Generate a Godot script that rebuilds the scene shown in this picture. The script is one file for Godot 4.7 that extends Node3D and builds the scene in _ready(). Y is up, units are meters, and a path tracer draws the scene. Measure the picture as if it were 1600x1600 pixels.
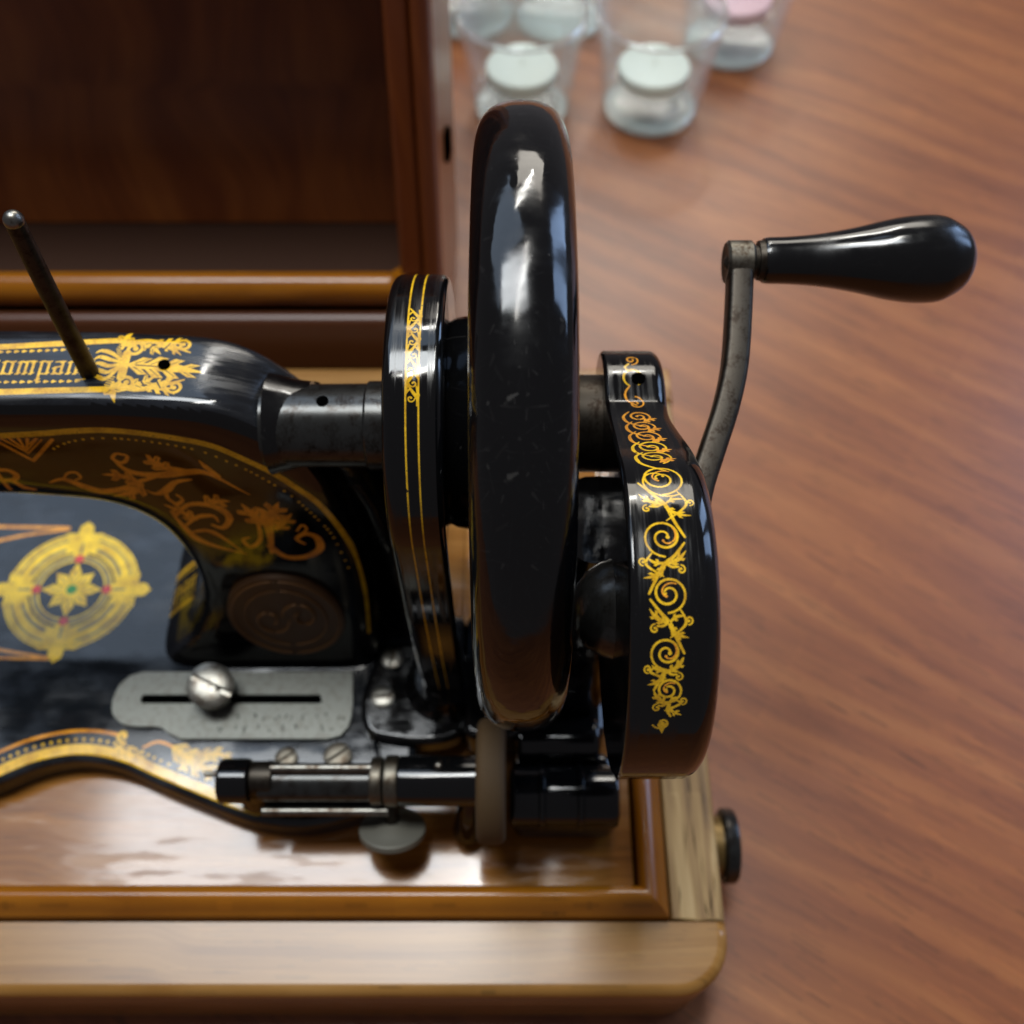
extends Node3D
# All shapes are given in millimetres of the place (x right, y up from the table top, z towards the viewer) and stored in metres.

var org := Vector3.ZERO            # base point, in millimetres, of the thing that is being built
var M := {}                        # materials
var used := {}                     # names taken at top level


# ---------------------------------------------------------------- surfaces
class Surf:
	var v := PackedVector3Array()
	var n := PackedVector3Array()
	var t := PackedVector2Array()
	var i := PackedInt32Array()

	func tri(a: int, b: int, c: int) -> void:
		# clockwise fronts: the winding follows the normals
		var g := (v[b] - v[a]).cross(v[c] - v[a])
		if g.length_squared() < 1e-18:
			return
		if g.dot(n[a] + n[b] + n[c]) > 0.0:
			i.append_array(PackedInt32Array([a, c, b]))
		else:
			i.append_array(PackedInt32Array([a, b, c]))

	# rows of points; normals by central differences; they point away from the middle of each row (out = 1) or towards it (-1); dirs gives that direction outright
	func grid(rows: Array, closed_j := true, out := 1.0, uv = null, away := Vector3.INF, closed_i := false) -> void:
		var base := v.size()
		var ni := rows.size()
		var nj: int = rows[0].size()
		for a in ni:
			var row: PackedVector3Array = rows[a]
			var mid := Vector3.ZERO
			for p in row:
				mid += p
			mid /= nj
			for b in nj:
				var b0 := (b - 1 + nj) % nj if closed_j else maxi(b - 1, 0)
				var b1 := (b + 1) % nj if closed_j else mini(b + 1, nj - 1)
				var a0 := (a - 1 + ni) % ni if closed_i else maxi(a - 1, 0)
				var a1 := (a + 1) % ni if closed_i else mini(a + 1, ni - 1)
				var dj: Vector3 = row[b1] - row[b0]
				var di: Vector3 = rows[a1][b] - rows[a0][b]
				if dj.length() < 1e-6:
					for q in ni:
						if rows[q][b1].distance_to(rows[q][b0]) > 1e-4:
							dj = rows[q][b1] - rows[q][b0]
							break
				var nn := dj.cross(di).normalized()
				v.append(row[b])
				n.append(nn)
				t.append(uv.call(row[b]) if uv != null else Vector2(float(b) / nj, float(a) / maxf(1, ni - 1)))
		# one sign for the whole patch
		var score := 0.0
		for a in ni:
			var mid2 := Vector3.ZERO
			for p in rows[a]:
				mid2 += p
			mid2 /= nj
			for b in nj:
				var k := base + a * nj + b
				score += n[k].dot(away) if away != Vector3.INF else n[k].dot(v[k] - mid2)
		if score * out < 0.0:
			for k in range(base, v.size()):
				n[k] = -n[k]
		var la := ni if closed_i else ni - 1
		var lb := nj if closed_j else nj - 1
		for a in la:
			for b in lb:
				var a2 := (a + 1) % ni
				var b2 := (b + 1) % nj
				var p0 := base + a * nj + b
				var p1 := base + a * nj + b2
				var p2 := base + a2 * nj + b2
				var p3 := base + a2 * nj + b
				tri(p0, p1, p2)
				tri(p0, p2, p3)

	# a flat cap: the loop lies in a plane with normal nn; ax, ay span the plane
	func cap(loop: PackedVector3Array, nn: Vector3, ax: Vector3, ay: Vector3, uv = null) -> void:
		var flat := PackedVector2Array()
		for p in loop:
			flat.append(Vector2(p.dot(ax), p.dot(ay)))
		var idx := Geometry2D.triangulate_polygon(flat)
		var base := v.size()
		for p in loop:
			v.append(p)
			n.append(nn)
			t.append(uv.call(p) if uv != null else Vector2(p.dot(ax), p.dot(ay)) * 0.01)
		for k in range(0, idx.size(), 3):
			tri(base + idx[k], base + idx[k + 1], base + idx[k + 2])

	func add(o: Surf) -> void:
		var base := v.size()
		v.append_array(o.v)
		n.append_array(o.n)
		t.append_array(o.t)
		for k in o.i:
			i.append(k + base)


func put(called: String, surfs: Array, mats: Array, parent: Node3D) -> MeshInstance3D:
	var m := ArrayMesh.new()
	for k in surfs.size():
		var s: Surf = surfs[k]
		if s.i.is_empty():
			continue
		var arr := []
		arr.resize(Mesh.ARRAY_MAX)
		var pos := PackedVector3Array()
		for p in s.v:
			pos.append((p - org) * 0.001)
		arr[Mesh.ARRAY_VERTEX] = pos
		arr[Mesh.ARRAY_NORMAL] = s.n
		arr[Mesh.ARRAY_TEX_UV] = s.t
		arr[Mesh.ARRAY_INDEX] = s.i
		m.add_surface_from_arrays(Mesh.PRIMITIVE_TRIANGLES, arr)
		m.surface_set_material(m.get_surface_count() - 1, mats[k])
	var o := MeshInstance3D.new()
	o.name = called
	o.mesh = m
	parent.add_child(o, true)
	return o


func obj(called: String, s: Surf, mat: Material, parent: Node3D) -> MeshInstance3D:
	return put(called, [s], [mat], parent)


func numbered(called: String) -> String:
	used[called] = used.get(called, -1) + 1
	return called if used[called] == 0 else "%s_%03d" % [called, used[called]]


func thing(called: String, label: String, category: String, at: Vector3, group := "") -> Node3D:
	var o := Node3D.new()
	o.name = numbered(called)
	add_child(o)
	org = at
	o.position = at * 0.001
	o.set_meta("label", label)
	o.set_meta("category", category)
	if group:
		o.set_meta("group", group)
	return o


# ---------------------------------------------------------------- shapes
func smooth(p: PackedVector2Array, per := 6, closed := false) -> PackedVector2Array:
	var out := PackedVector2Array()
	var k := p.size()
	var segs := k if closed else k - 1
	for s in segs:
		var a := p[(s - 1 + k) % k] if closed else p[maxi(s - 1, 0)]
		var b := p[s]
		var c := p[(s + 1) % k]
		var d := p[(s + 2) % k] if closed else p[mini(s + 2, k - 1)]
		for q in per:
			out.append(b.cubic_interpolate(c, a, d, float(q) / per))
	if not closed:
		out.append(p[k - 1])
	return out


func xy(list: Array) -> PackedVector2Array:
	var out := PackedVector2Array()
	for k in range(0, list.size(), 2):
		out.append(Vector2(list[k], list[k + 1]))
	return out


func inset(p: PackedVector2Array, d: float, edge = null) -> PackedVector2Array:
	# moves every edge inwards by d (times its factor in edge) and joins the moved edges again
	var area := 0.0
	var k := p.size()
	for a in k:
		area += p[a].cross(p[(a + 1) % k])
	var sgn := 1.0 if area > 0 else -1.0
	var out := PackedVector2Array()
	for a in k:
		var e0 := (p[a] - p[(a - 1 + k) % k]).normalized()
		var e1 := (p[(a + 1) % k] - p[a]).normalized()
		var n0 := Vector2(-e0.y, e0.x) * sgn
		var n1 := Vector2(-e1.y, e1.x) * sgn
		var f0: float = edge[(a - 1 + k) % k] if edge != null else 1.0
		var f1: float = edge[a] if edge != null else 1.0
		var det := n0.cross(n1)
		if absf(det) < 0.02:
			out.append(p[a] + (n0 + n1).normalized() * d * (f0 + f1) * 0.5)
		else:
			# the point with distance f0 d from one line and f1 d from the other
			var m := Vector2(f0 * n1.y - f1 * n0.y, f1 * n0.x - f0 * n1.x) / det
			out.append(p[a] + m.limit_length(2.2) * d)
	return out


func round_rect(x0: float, y0: float, x1: float, y1: float, r: float, seg := 5) -> PackedVector2Array:
	var out := PackedVector2Array()
	for c in [[x1 - r, y1 - r, 0], [x0 + r, y1 - r, 90], [x0 + r, y0 + r, 180], [x1 - r, y0 + r, 270]]:
		for k in seg + 1:
			var a := deg_to_rad(c[2] + 90.0 * k / seg)
			out.append(Vector2(c[0] + r * cos(a), c[1] + r * sin(a)))
	return out


# a prism over a 2-D outline. axis 0: outline is (z, y), extruded along x; 1: outline is (x, z), along y; 2: outline is (x, y), along z
func prism(p: PackedVector2Array, axis: int, lo: float, hi: float, b_lo: float, b_hi: float, uv = null, steps := 5, edge = null) -> Surf:
	var s := Surf.new()
	var at := func(q: Vector2, h: float) -> Vector3:
		return Vector3(h, q.y, q.x) if axis == 0 else Vector3(q.x, h, q.y) if axis == 1 else Vector3(q.x, q.y, h)
	var up: Vector3 = [Vector3.RIGHT, Vector3.UP, Vector3.BACK][axis]
	var ax: Vector3 = [Vector3.BACK, Vector3.RIGHT, Vector3.RIGHT][axis]
	var ay: Vector3 = [Vector3.UP, Vector3.BACK, Vector3.UP][axis]
	var rows := []
	var prof := []
	if b_lo > 0:
		for k in steps + 1:
			var a := PI / 2 * k / steps
			prof.append([b_lo * (1 - sin(a)), lo + b_lo * (1 - cos(a))])
	else:
		prof.append([0.0, lo])
	if b_hi > 0:
		for k in steps + 1:
			var a := PI / 2 * k / steps
			prof.append([b_hi * (1 - cos(a)), hi - b_hi * (1 - sin(a))])
	else:
		prof.append([0.0, hi])
	for q in prof:
		var row := PackedVector3Array()
		for w in (inset(p, q[0], edge) if q[0] > 1e-4 else p):
			row.append(at.call(w, q[1]))
		rows.append(row)
	s.grid(rows, true, 1.0, uv)
	# the two ends of the bevel look along the axis, so that the caps join smoothly
	var nj := p.size()
	for b in nj:
		if b_lo > 0:
			s.n[b] = -up
		if b_hi > 0:
			s.n[(rows.size() - 1) * nj + b] = up
	s.cap(rows[0], -up, ax, ay, uv)
	s.cap(rows[-1], up, ax, ay, uv)
	return s


func rbox(x0: float, y0: float, z0: float, x1: float, y1: float, z1: float, b := 0.8, uv = null) -> Surf:
	return prism(round_rect(x0, z0, x1, z1, b * 1.35 + 0.06, 3), 1, y0, y1, b, b, uv, 3)


# lathe: profile (along the axis, radius), c the origin of the axis
func lathe(prof: PackedVector2Array, c: Vector3, axis: Vector3, seg := 40, uv = null) -> Surf:
	var s := Surf.new()
	var ax := axis.normalized()
	var e1 := ax.cross(Vector3.UP if absf(ax.y) < 0.9 else Vector3.RIGHT).normalized()
	var e2 := ax.cross(e1)
	# split at sharp corners so that flats stay flat
	var runs := [[prof[0]]]
	for k in range(1, prof.size()):
		runs[-1].append(prof[k])
		if k < prof.size() - 1:
			var d0 := (prof[k] - prof[k - 1]).normalized()
			var d1 := (prof[k + 1] - prof[k]).normalized()
			if d0.dot(d1) < 0.8:
				runs.append([prof[k]])
	# outward: to the left or right of the way the profile runs
	var area := 0.0
	for k in prof.size():
		area += prof[k].cross(prof[(k + 1) % prof.size()])
	for run in runs:
		var rows := []
		var nrm := []
		for k in run.size():
			var d: Vector2 = run[mini(k + 1, run.size() - 1)] - run[maxi(k - 1, 0)]
			var o := Vector2(d.y, -d.x).normalized()
			if area < 0:
				o = -o
			var row := PackedVector3Array()
			var rn := PackedVector3Array()
			for j in seg:
				var a := TAU * j / seg
				var rad := e1 * cos(a) + e2 * sin(a)
				row.append(c + ax * run[k].x + rad * maxf(run[k].y, 0.0))
				rn.append((ax * o.x + rad * o.y).normalized())
			rows.append(row)
			nrm.append(rn)
		var base := s.v.size()
		for k in rows.size():
			for j in seg:
				s.v.append(rows[k][j])
				s.n.append(nrm[k][j])
				s.t.append(uv.call(rows[k][j]) if uv != null else Vector2(float(j) / seg * 4.0, run[k].x * 0.02))
		for k in rows.size() - 1:
			for j in seg:
				var j2 := (j + 1) % seg
				s.tri(base + k * seg + j, base + k * seg + j2, base + (k + 1) * seg + j2)
				s.tri(base + k * seg + j, base + (k + 1) * seg + j2, base + (k + 1) * seg + j)
	return s


func cyl(a: Vector3, b: Vector3, r: float, bev := 0.4, seg := 32) -> Surf:
	var l := a.distance_to(b)
	return lathe(xy([0, 0, 0, r - bev, bev * 0.3, r - bev * 0.3, bev, r, l - bev, r, l - bev * 0.3, r - bev * 0.3, l, r - bev, l, 0]), a, b - a, seg)


func ball(c: Vector3, r: float, squash := 1.0, axis := Vector3.UP, seg := 24) -> Surf:
	var p := PackedVector2Array()
	for k in 13:
		var a := PI * k / 12
		p.append(Vector2(-cos(a) * r * squash, sin(a) * r))
	return lathe(p, c, axis, seg)


func tube(path: PackedVector3Array, radii: Array, seg := 14, flat := 1.0, flat_dir := Vector3.RIGHT, e := 1.0) -> Surf:
	# a tube whose section is squeezed by flat along flat_dir; e < 1 makes the section boxier
	var s := Surf.new()
	var rows := []
	var k := path.size()
	for a in k:
		var d := (path[mini(a + 1, k - 1)] - path[maxi(a - 1, 0)]).normalized()
		var u := (flat_dir - d * flat_dir.dot(d)).normalized()
		var w := d.cross(u)
		var row := PackedVector3Array()
		for j in seg:
			var q := TAU * j / seg
			var cx := signf(cos(q)) * pow(absf(cos(q)), e)
			var cy := signf(sin(q)) * pow(absf(sin(q)), e)
			row.append(path[a] + (u * cx * flat + w * cy) * radii[mini(a, radii.size() - 1)])
		rows.append(row)
	s.grid(rows)
	for en in [0, k - 1]:
		var dd := (path[0] - path[1]).normalized() if en == 0 else (path[k - 1] - path[k - 2]).normalized()
		var e1 := dd.cross(flat_dir if absf(dd.dot(flat_dir)) < 0.9 else Vector3.UP).normalized()
		s.cap(rows[en], dd, e1, dd.cross(e1))
	return s


func screw(called: String, c: Vector3, r: float, axis: Vector3, slot: float, parent: Node3D, mat: Material) -> void:
	# domed head in two halves round a real slot
	var s := Surf.new()
	var ax := axis.normalized()
	var e1 := ax.cross(Vector3.UP if absf(ax.y) < 0.9 else Vector3.BACK).normalized().rotated(ax, slot)
	var e2 := ax.cross(e1)
	var g := r * 0.13
	for side in [-1.0, 1.0]:
		var rows := []
		for k in 6:
			var q := float(k) / 5
			var h := r * 0.32 + r * 0.2 * sqrt(maxf(0.0, 1.0 - q * q * 0.9))
			var row := PackedVector3Array()
			for j in 17:
				var a := PI * j / 16
				var p := Vector2(cos(a), sin(a)) * r * q
				p.y = maxf(p.y, 0.0) * (r - g) / r + g
				row.append(c + e1 * p.x + e2 * p.y * side + ax * h)
			rows.append(row)
		s.grid(rows, false, 1.0, null, ax)
		var low := PackedVector3Array()
		var top: PackedVector3Array = rows[5]
		for p in top:
			low.append(p - ax * r * 0.5)
		s.grid([top, low], false, 1.0, null, e2 * side)
		var w0 := PackedVector3Array([c + e1 * r + e2 * g * side + ax * r * 0.42, c - e1 * r + e2 * g * side + ax * r * 0.42])
		var w1 := PackedVector3Array([w0[0] - ax * r * 0.35, w0[1] - ax * r * 0.35])
		s.grid([w0, w1], false, 1.0, null, -e2 * side)
	s.add(cyl(c - ax * r * 0.2, c + ax * r * 0.12, r * 0.97, 0.05))
	obj(called, s, mat, parent)


# ---------------------------------------------------------------- drawing of flat print (gold transfers)
class Paint:
	var im: Image
	var lo: Vector2
	var px: float
	var flip: float
	var h: float

	func _init(x0: float, y0: float, x1: float, y1: float, per_mm: float, flip_y: bool, ground: Color) -> void:
		im = Image.create(int((x1 - x0) * per_mm), int((y1 - y0) * per_mm), false, Image.FORMAT_RGB8)
		im.fill(ground)
		lo = Vector2(x0, y0)
		px = per_mm
		h = y1 - y0
		flip = -1.0 if flip_y else 1.0

	func at(p: Vector2) -> Vector2:
		var q := p - lo
		return Vector2(q.x, h - q.y if flip < 0 else q.y) * px

	func uv(p: Vector2) -> Vector2:
		return at(p) / Vector2(im.get_width(), im.get_height())

	func blend(x: int, y: int, c: Color, a: float) -> void:
		im.set_pixel(x, y, im.get_pixel(x, y).lerp(c, a))

	func dot(p: Vector2, r: float, c: Color) -> void:
		seg(p, p, r, r, c)

	func seg(p: Vector2, q: Vector2, r0: float, r1: float, c: Color) -> void:
		var a := at(p)
		var b := at(q)
		var m := maxf(r0, r1) * px + 1.0
		var d := b - a
		var l2 := maxf(d.length_squared(), 1e-6)
		for y in range(maxi(0, int(minf(a.y, b.y) - m)), mini(im.get_height(), int(maxf(a.y, b.y) + m) + 1)):
			for x in range(maxi(0, int(minf(a.x, b.x) - m)), mini(im.get_width(), int(maxf(a.x, b.x) + m) + 1)):
				var w := Vector2(x + 0.5, y + 0.5) - a
				var k := clampf(w.dot(d) / l2, 0, 1)
				var cov := lerpf(r0, r1, k) * px + 0.5 - (w - d * k).length()
				if cov > 0.0:
					blend(x, y, c, minf(cov, 1.0) * c.a)

	# width swells from w0 through w1 to w2
	func line(p: PackedVector2Array, w0: float, w1: float, w2: float, c: Color) -> void:
		var k := p.size() - 1
		for s in k:
			var f0 := float(s) / k
			var f1 := float(s + 1) / k
			var wa := lerpf(w0, w1, f0 * 2) if f0 < 0.5 else lerpf(w1, w2, f0 * 2 - 1)
			var wb := lerpf(w0, w1, f1 * 2) if f1 < 0.5 else lerpf(w1, w2, f1 * 2 - 1)
			seg(p[s], p[s + 1], wa * 0.5, wb * 0.5, c)

	func spiral(c0: Vector2, r0: float, a0: float, turns: float, w: float, c: Color) -> void:
		var p := PackedVector2Array()
		var k := int(absf(turns) * 22) + 4
		for s in k + 1:
			var f := float(s) / k
			var a := a0 + turns * TAU * f
			p.append(c0 + Vector2(cos(a), sin(a)) * r0 * (1.0 - 0.82 * f))
		line(p, w * 0.8, w, w * 0.7, c)
		dot(p[k], w * 0.75, c)

	# a pointed leaf with lobes on both sides
	func leaf(p: Vector2, q: Vector2, wide: float, lobes: int, bend: float, c: Color) -> void:
		var d := q - p
		var nn := Vector2(-d.y, d.x)
		var mid := func(f: float) -> Vector2:
			return p + d * f + nn * bend * sin(f * PI)
		for s in 12:
			var f := s / 12.0
			seg(mid.call(f), mid.call(f + 1 / 12.0), wide * 0.22 * sin(PI * (0.15 + 0.85 * f)) + 0.08, wide * 0.22 * sin(PI * (0.15 + 0.85 * (f + 1 / 12.0))) + 0.05, c)
		for l in lobes:
			var f := (l + 0.6) / (lobes + 0.6)
			var reach := wide * 0.62 * sin(PI * (0.2 + 0.75 * f))
			var m: Vector2 = mid.call(f - 0.12)
			for side in [-1.0, 1.0]:
				var tip: Vector2 = mid.call(minf(f + 0.14, 1.0)) + nn.normalized() * side * reach
				var elbow: Vector2 = m.lerp(tip, 0.55) + nn.normalized() * side * reach * 0.22
				seg(m, elbow, reach * 0.30, reach * 0.34, c)
				seg(elbow, tip, reach * 0.34, 0.04, c)
				if wide > 2.5:
					seg(m.lerp(elbow, 0.3), elbow.lerp(tip, 0.4), 0.09, 0.05, Color(0.06, 0.06, 0.065, 0.8))

	# rubbing and ageing of the transfers
	func age(strength: float, s: int) -> void:
		var f := FastNoiseLite.new()
		f.seed = s
		f.frequency = 0.02
		f.fractal_octaves = 5
		var fine := FastNoiseLite.new()
		fine.seed = s + 1
		fine.frequency = 0.16
		for y in im.get_height():
			for x in im.get_width():
				var c := im.get_pixel(x, y)
				if c.r > 0.3:
					var k := f.get_noise_2d(x, y) * 0.6 + fine.get_noise_2d(x, y) * 0.4
					var v := clampf(1.0 + k * 0.34, 0.7, 1.12)
					c = Color(c.r * v, c.g * v * (1.0 - maxf(0.0, -k) * 0.15), c.b * v)
					if k > 0.42 - strength:
						c = c.lerp(Color(0.10, 0.09, 0.08), smoothstep(0.42 - strength, 0.55 - strength, k) * 0.85)
					im.set_pixel(x, y, c)

	# a film of dust and handling in cloudy patches on the dark ground
	func dust(s: int, most: float) -> void:
		var f := FastNoiseLite.new()
		f.seed = s
		f.frequency = 0.006
		f.fractal_octaves = 5
		for y in im.get_height():
			for x in im.get_width():
				var c := im.get_pixel(x, y)
				if c.r < 0.3:
					var k := clampf(f.get_noise_2d(x, y * 1.6) + 0.15, 0.0, 1.0) * most
					im.set_pixel(x, y, c.lerp(Color(0.42, 0.45, 0.50), k))

	func tex() -> ImageTexture:
		im.generate_mipmaps()
		return ImageTexture.create_from_image(im)


func noise(w: int, h: int, s: int, freq: float, oct := 4) -> Image:
	var f := FastNoiseLite.new()
	f.noise_type = FastNoiseLite.TYPE_SIMPLEX_SMOOTH
	f.seed = s
	f.frequency = freq
	f.fractal_octaves = oct
	return f.get_seamless_image(w, h)


# streaked wood: colours by a ramp of stretched noises; the grain runs along the image's width
func wood(w: int, h: int, s: int, ramp: Gradient, streak: float, fine: float, blotch: float, final_w: int, contrast := 1.7, pores := 0) -> ImageTexture:
	var a := noise(maxi(16, w / 24), h, s, streak, 4)
	a.resize(w, h, Image.INTERPOLATE_CUBIC)
	var b := noise(maxi(16, w / 10), h, s + 7, fine, 3)
	b.resize(w, h, Image.INTERPOLATE_CUBIC)
	var c := noise(w / 4, h / 4, s + 13, blotch, 3)
	c.resize(w, h, Image.INTERPOLATE_CUBIC)
	var warp := noise(w / 4, h / 4, s + 29, 0.012, 2)
	warp.resize(w, h, Image.INTERPOLATE_CUBIC)
	var im := Image.create(w, h, false, Image.FORMAT_RGB8)
	for y in h:
		for x in w:
			var yy := (y + int((warp.get_pixel(x, y).r - 0.5) * 46.0) + h) % h
			var k := a.get_pixel(x, yy).r * 0.55 + b.get_pixel(x, yy).r * 0.2 + c.get_pixel(x, y).r * 0.25
			im.set_pixel(x, y, ramp.sample(clampf((k - 0.5) * contrast + 0.5, 0, 1)))
	if final_w != w:
		im.resize(final_w, h, Image.INTERPOLATE_CUBIC)
	var rnd := RandomNumberGenerator.new()
	rnd.seed = s
	for k in pores:
		var x0 := rnd.randi() % final_w
		var y0 := rnd.randi() % h
		var tone := rnd.randf_range(0.80, 1.12)
		for q in rnd.randi_range(4, 26):
			var xx := (x0 + q) % final_w
			var col := im.get_pixel(xx, y0)
			im.set_pixel(xx, y0, Color(col.r * tone, col.g * tone, col.b * tone))
	im.generate_mipmaps()
	return ImageTexture.create_from_image(im)


func ramp(cols: Array) -> Gradient:
	var g := Gradient.new()
	var off := PackedFloat32Array()
	var cc := PackedColorArray()
	for k in cols.size():
		off.append(float(k) / (cols.size() - 1))
		cc.append(Color(cols[k]))
	g.offsets = off
	g.colors = cc
	return g


func mat(c: Color, rough: float, metal := 0.0) -> StandardMaterial3D:
	var m := StandardMaterial3D.new()
	m.albedo_color = c
	m.roughness = rough
	m.metallic = metal
	return m


func triplanar(m: StandardMaterial3D, tile_mm: float) -> StandardMaterial3D:
	m.uv1_triplanar = true
	m.uv1_scale = Vector3.ONE * 1000.0 / tile_mm
	return m


# worn black enamel: chips, scratches and dust over a dark ground
func worn(ground: Color, chips: int, scratches: int, s: int, dust := 0.35) -> ImageTexture:
	var r := RandomNumberGenerator.new()
	r.seed = s
	var p := Paint.new(0, 0, 100, 100, 10, false, ground)
	var where := FastNoiseLite.new()
	where.seed = s
	where.frequency = 0.035
	for k in chips * 3:
		var q := Vector2(r.randf() * 100, r.randf() * 100)
		if where.get_noise_2d(q.x, q.y) < 0.22:
			continue
		var g := r.randf_range(0.10, dust)
		var c := Color(g, g * 0.97, g * 0.93, r.randf_range(0.25, 0.8))
		var d := Vector2(r.randf_range(-1, 1), r.randf_range(-1, 1)) * pow(r.randf(), 3.0) * 2.6
		var w := 0.05 + 0.34 * pow(r.randf(), 4.0)
		p.seg(q, q + d, w, w * 0.5, c)
	for k in scratches:
		var q := Vector2(r.randf() * 100, r.randf() * 100)
		var a := r.randf() * TAU
		var g := r.randf_range(0.14, 0.3)
		p.seg(q, q + Vector2(cos(a), sin(a)) * r.randf_range(1, 7), 0.03, 0.02, Color(g, g, g, 0.6))
	return p.tex()


# ---------------------------------------------------------------- the place
func _ready() -> void:
	# camera: a telephone held above and in front of the machine
	var cam := Camera3D.new()
	cam.name = "camera"
	cam.position = Vector3(0, 0.345, 0)
	cam.rotation_degrees = Vector3(-58, 0, 0)
	cam.fov = 53.1301
	cam.near = 0.01
	cam.far = 20.0
	var att := CameraAttributesPhysical.new()
	att.frustum_focal_length = 24.0
	att.frustum_focus_distance = 0.198
	att.frustum_near = 0.01
	att.frustum_far = 20.0
	att.exposure_aperture = 8.5
	cam.attributes = att
	add_child(cam)
	cam.current = true
	cam.fov = 53.1301

	# a dim room, a large pale ceiling light overhead and a window to the right
	var we := WorldEnvironment.new()
	we.name = "room_light"
	var env := Environment.new()
	env.background_mode = Environment.BG_COLOR
	env.background_color = Color(0.33, 0.32, 0.33)
	env.tonemap_mode = Environment.TONE_MAPPER_LINEAR
	env.tonemap_exposure = 1.2
	env.sdfgi_enabled = true
	env.ssao_enabled = true
	env.ssil_enabled = true
	we.environment = env
	add_child(we)
	area("ceiling_panel", Vector3(-0.72, 1.55, -0.98), Vector3(-0.40, 0, -0.40), Vector2(1.25, 0.95), Color(0.80, 0.89, 1.0), 0.62)
	area("ceiling_light", Vector3(-0.30, 1.52, -0.38), Vector3(-0.14, 0, -0.25), Vector2(0.76, 0.38), Color(0.97, 0.99, 1.0), 1.3)
	area("lamp_tube", Vector3(-0.03, 1.46, -0.36), Vector3(0, 0, -0.2), Vector2(0.62, 0.03), Color(1.0, 0.99, 0.96), 0.32, 62.0)
	area("far_lamp_tube", Vector3(0.05, 1.46, -1.45), Vector3(0, 0, -0.2), Vector2(0.7, 0.05), Color(1.0, 0.99, 0.96), 0.5, 50.0)
	area("back_window", Vector3(0.30, 1.45, -2.05), Vector3(0.1, 0, -0.3), Vector2(0.9, 0.75), Color(1.0, 0.97, 0.92), 1.0)
	area("right_window", Vector3(1.35, 0.95, -1.25), Vector3(0, 0.1, -0.2), Vector2(0.40, 1.1), Color(0.68, 0.81, 1.0), 0.75)
	area("right_window_second_pane", Vector3(1.50, 0.95, -0.72), Vector3(0, 0.1, -0.2), Vector2(0.34, 1.1), Color(0.68, 0.81, 1.0), 0.6)

	materials()
	build_table()
	build_base()
	build_lid()
	build_glasses()
	build_machine()


func area(called: String, at: Vector3, to: Vector3, size: Vector2, c: Color, energy: float, yaw := 0.0) -> void:
	var l := AreaLight3D.new()
	l.name = called
	add_child(l)
	l.look_at_from_position(at, to, Vector3.UP if absf((to - at).normalized().y) < 0.95 else Vector3.FORWARD)
	if yaw:
		l.rotate_object_local(Vector3.BACK, deg_to_rad(yaw))
	l.area_size = size
	l.light_color = c
	l.light_energy = energy
	l.area_range = 6.0
	l.area_attenuation = 2.0
	l.shadow_enabled = true


const GOLD := Color(0.84, 0.66, 0.13)
const GOLD2 := Color(0.84, 0.56, 0.16)
const BLACK := Color(0.036, 0.037, 0.041)


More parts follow.
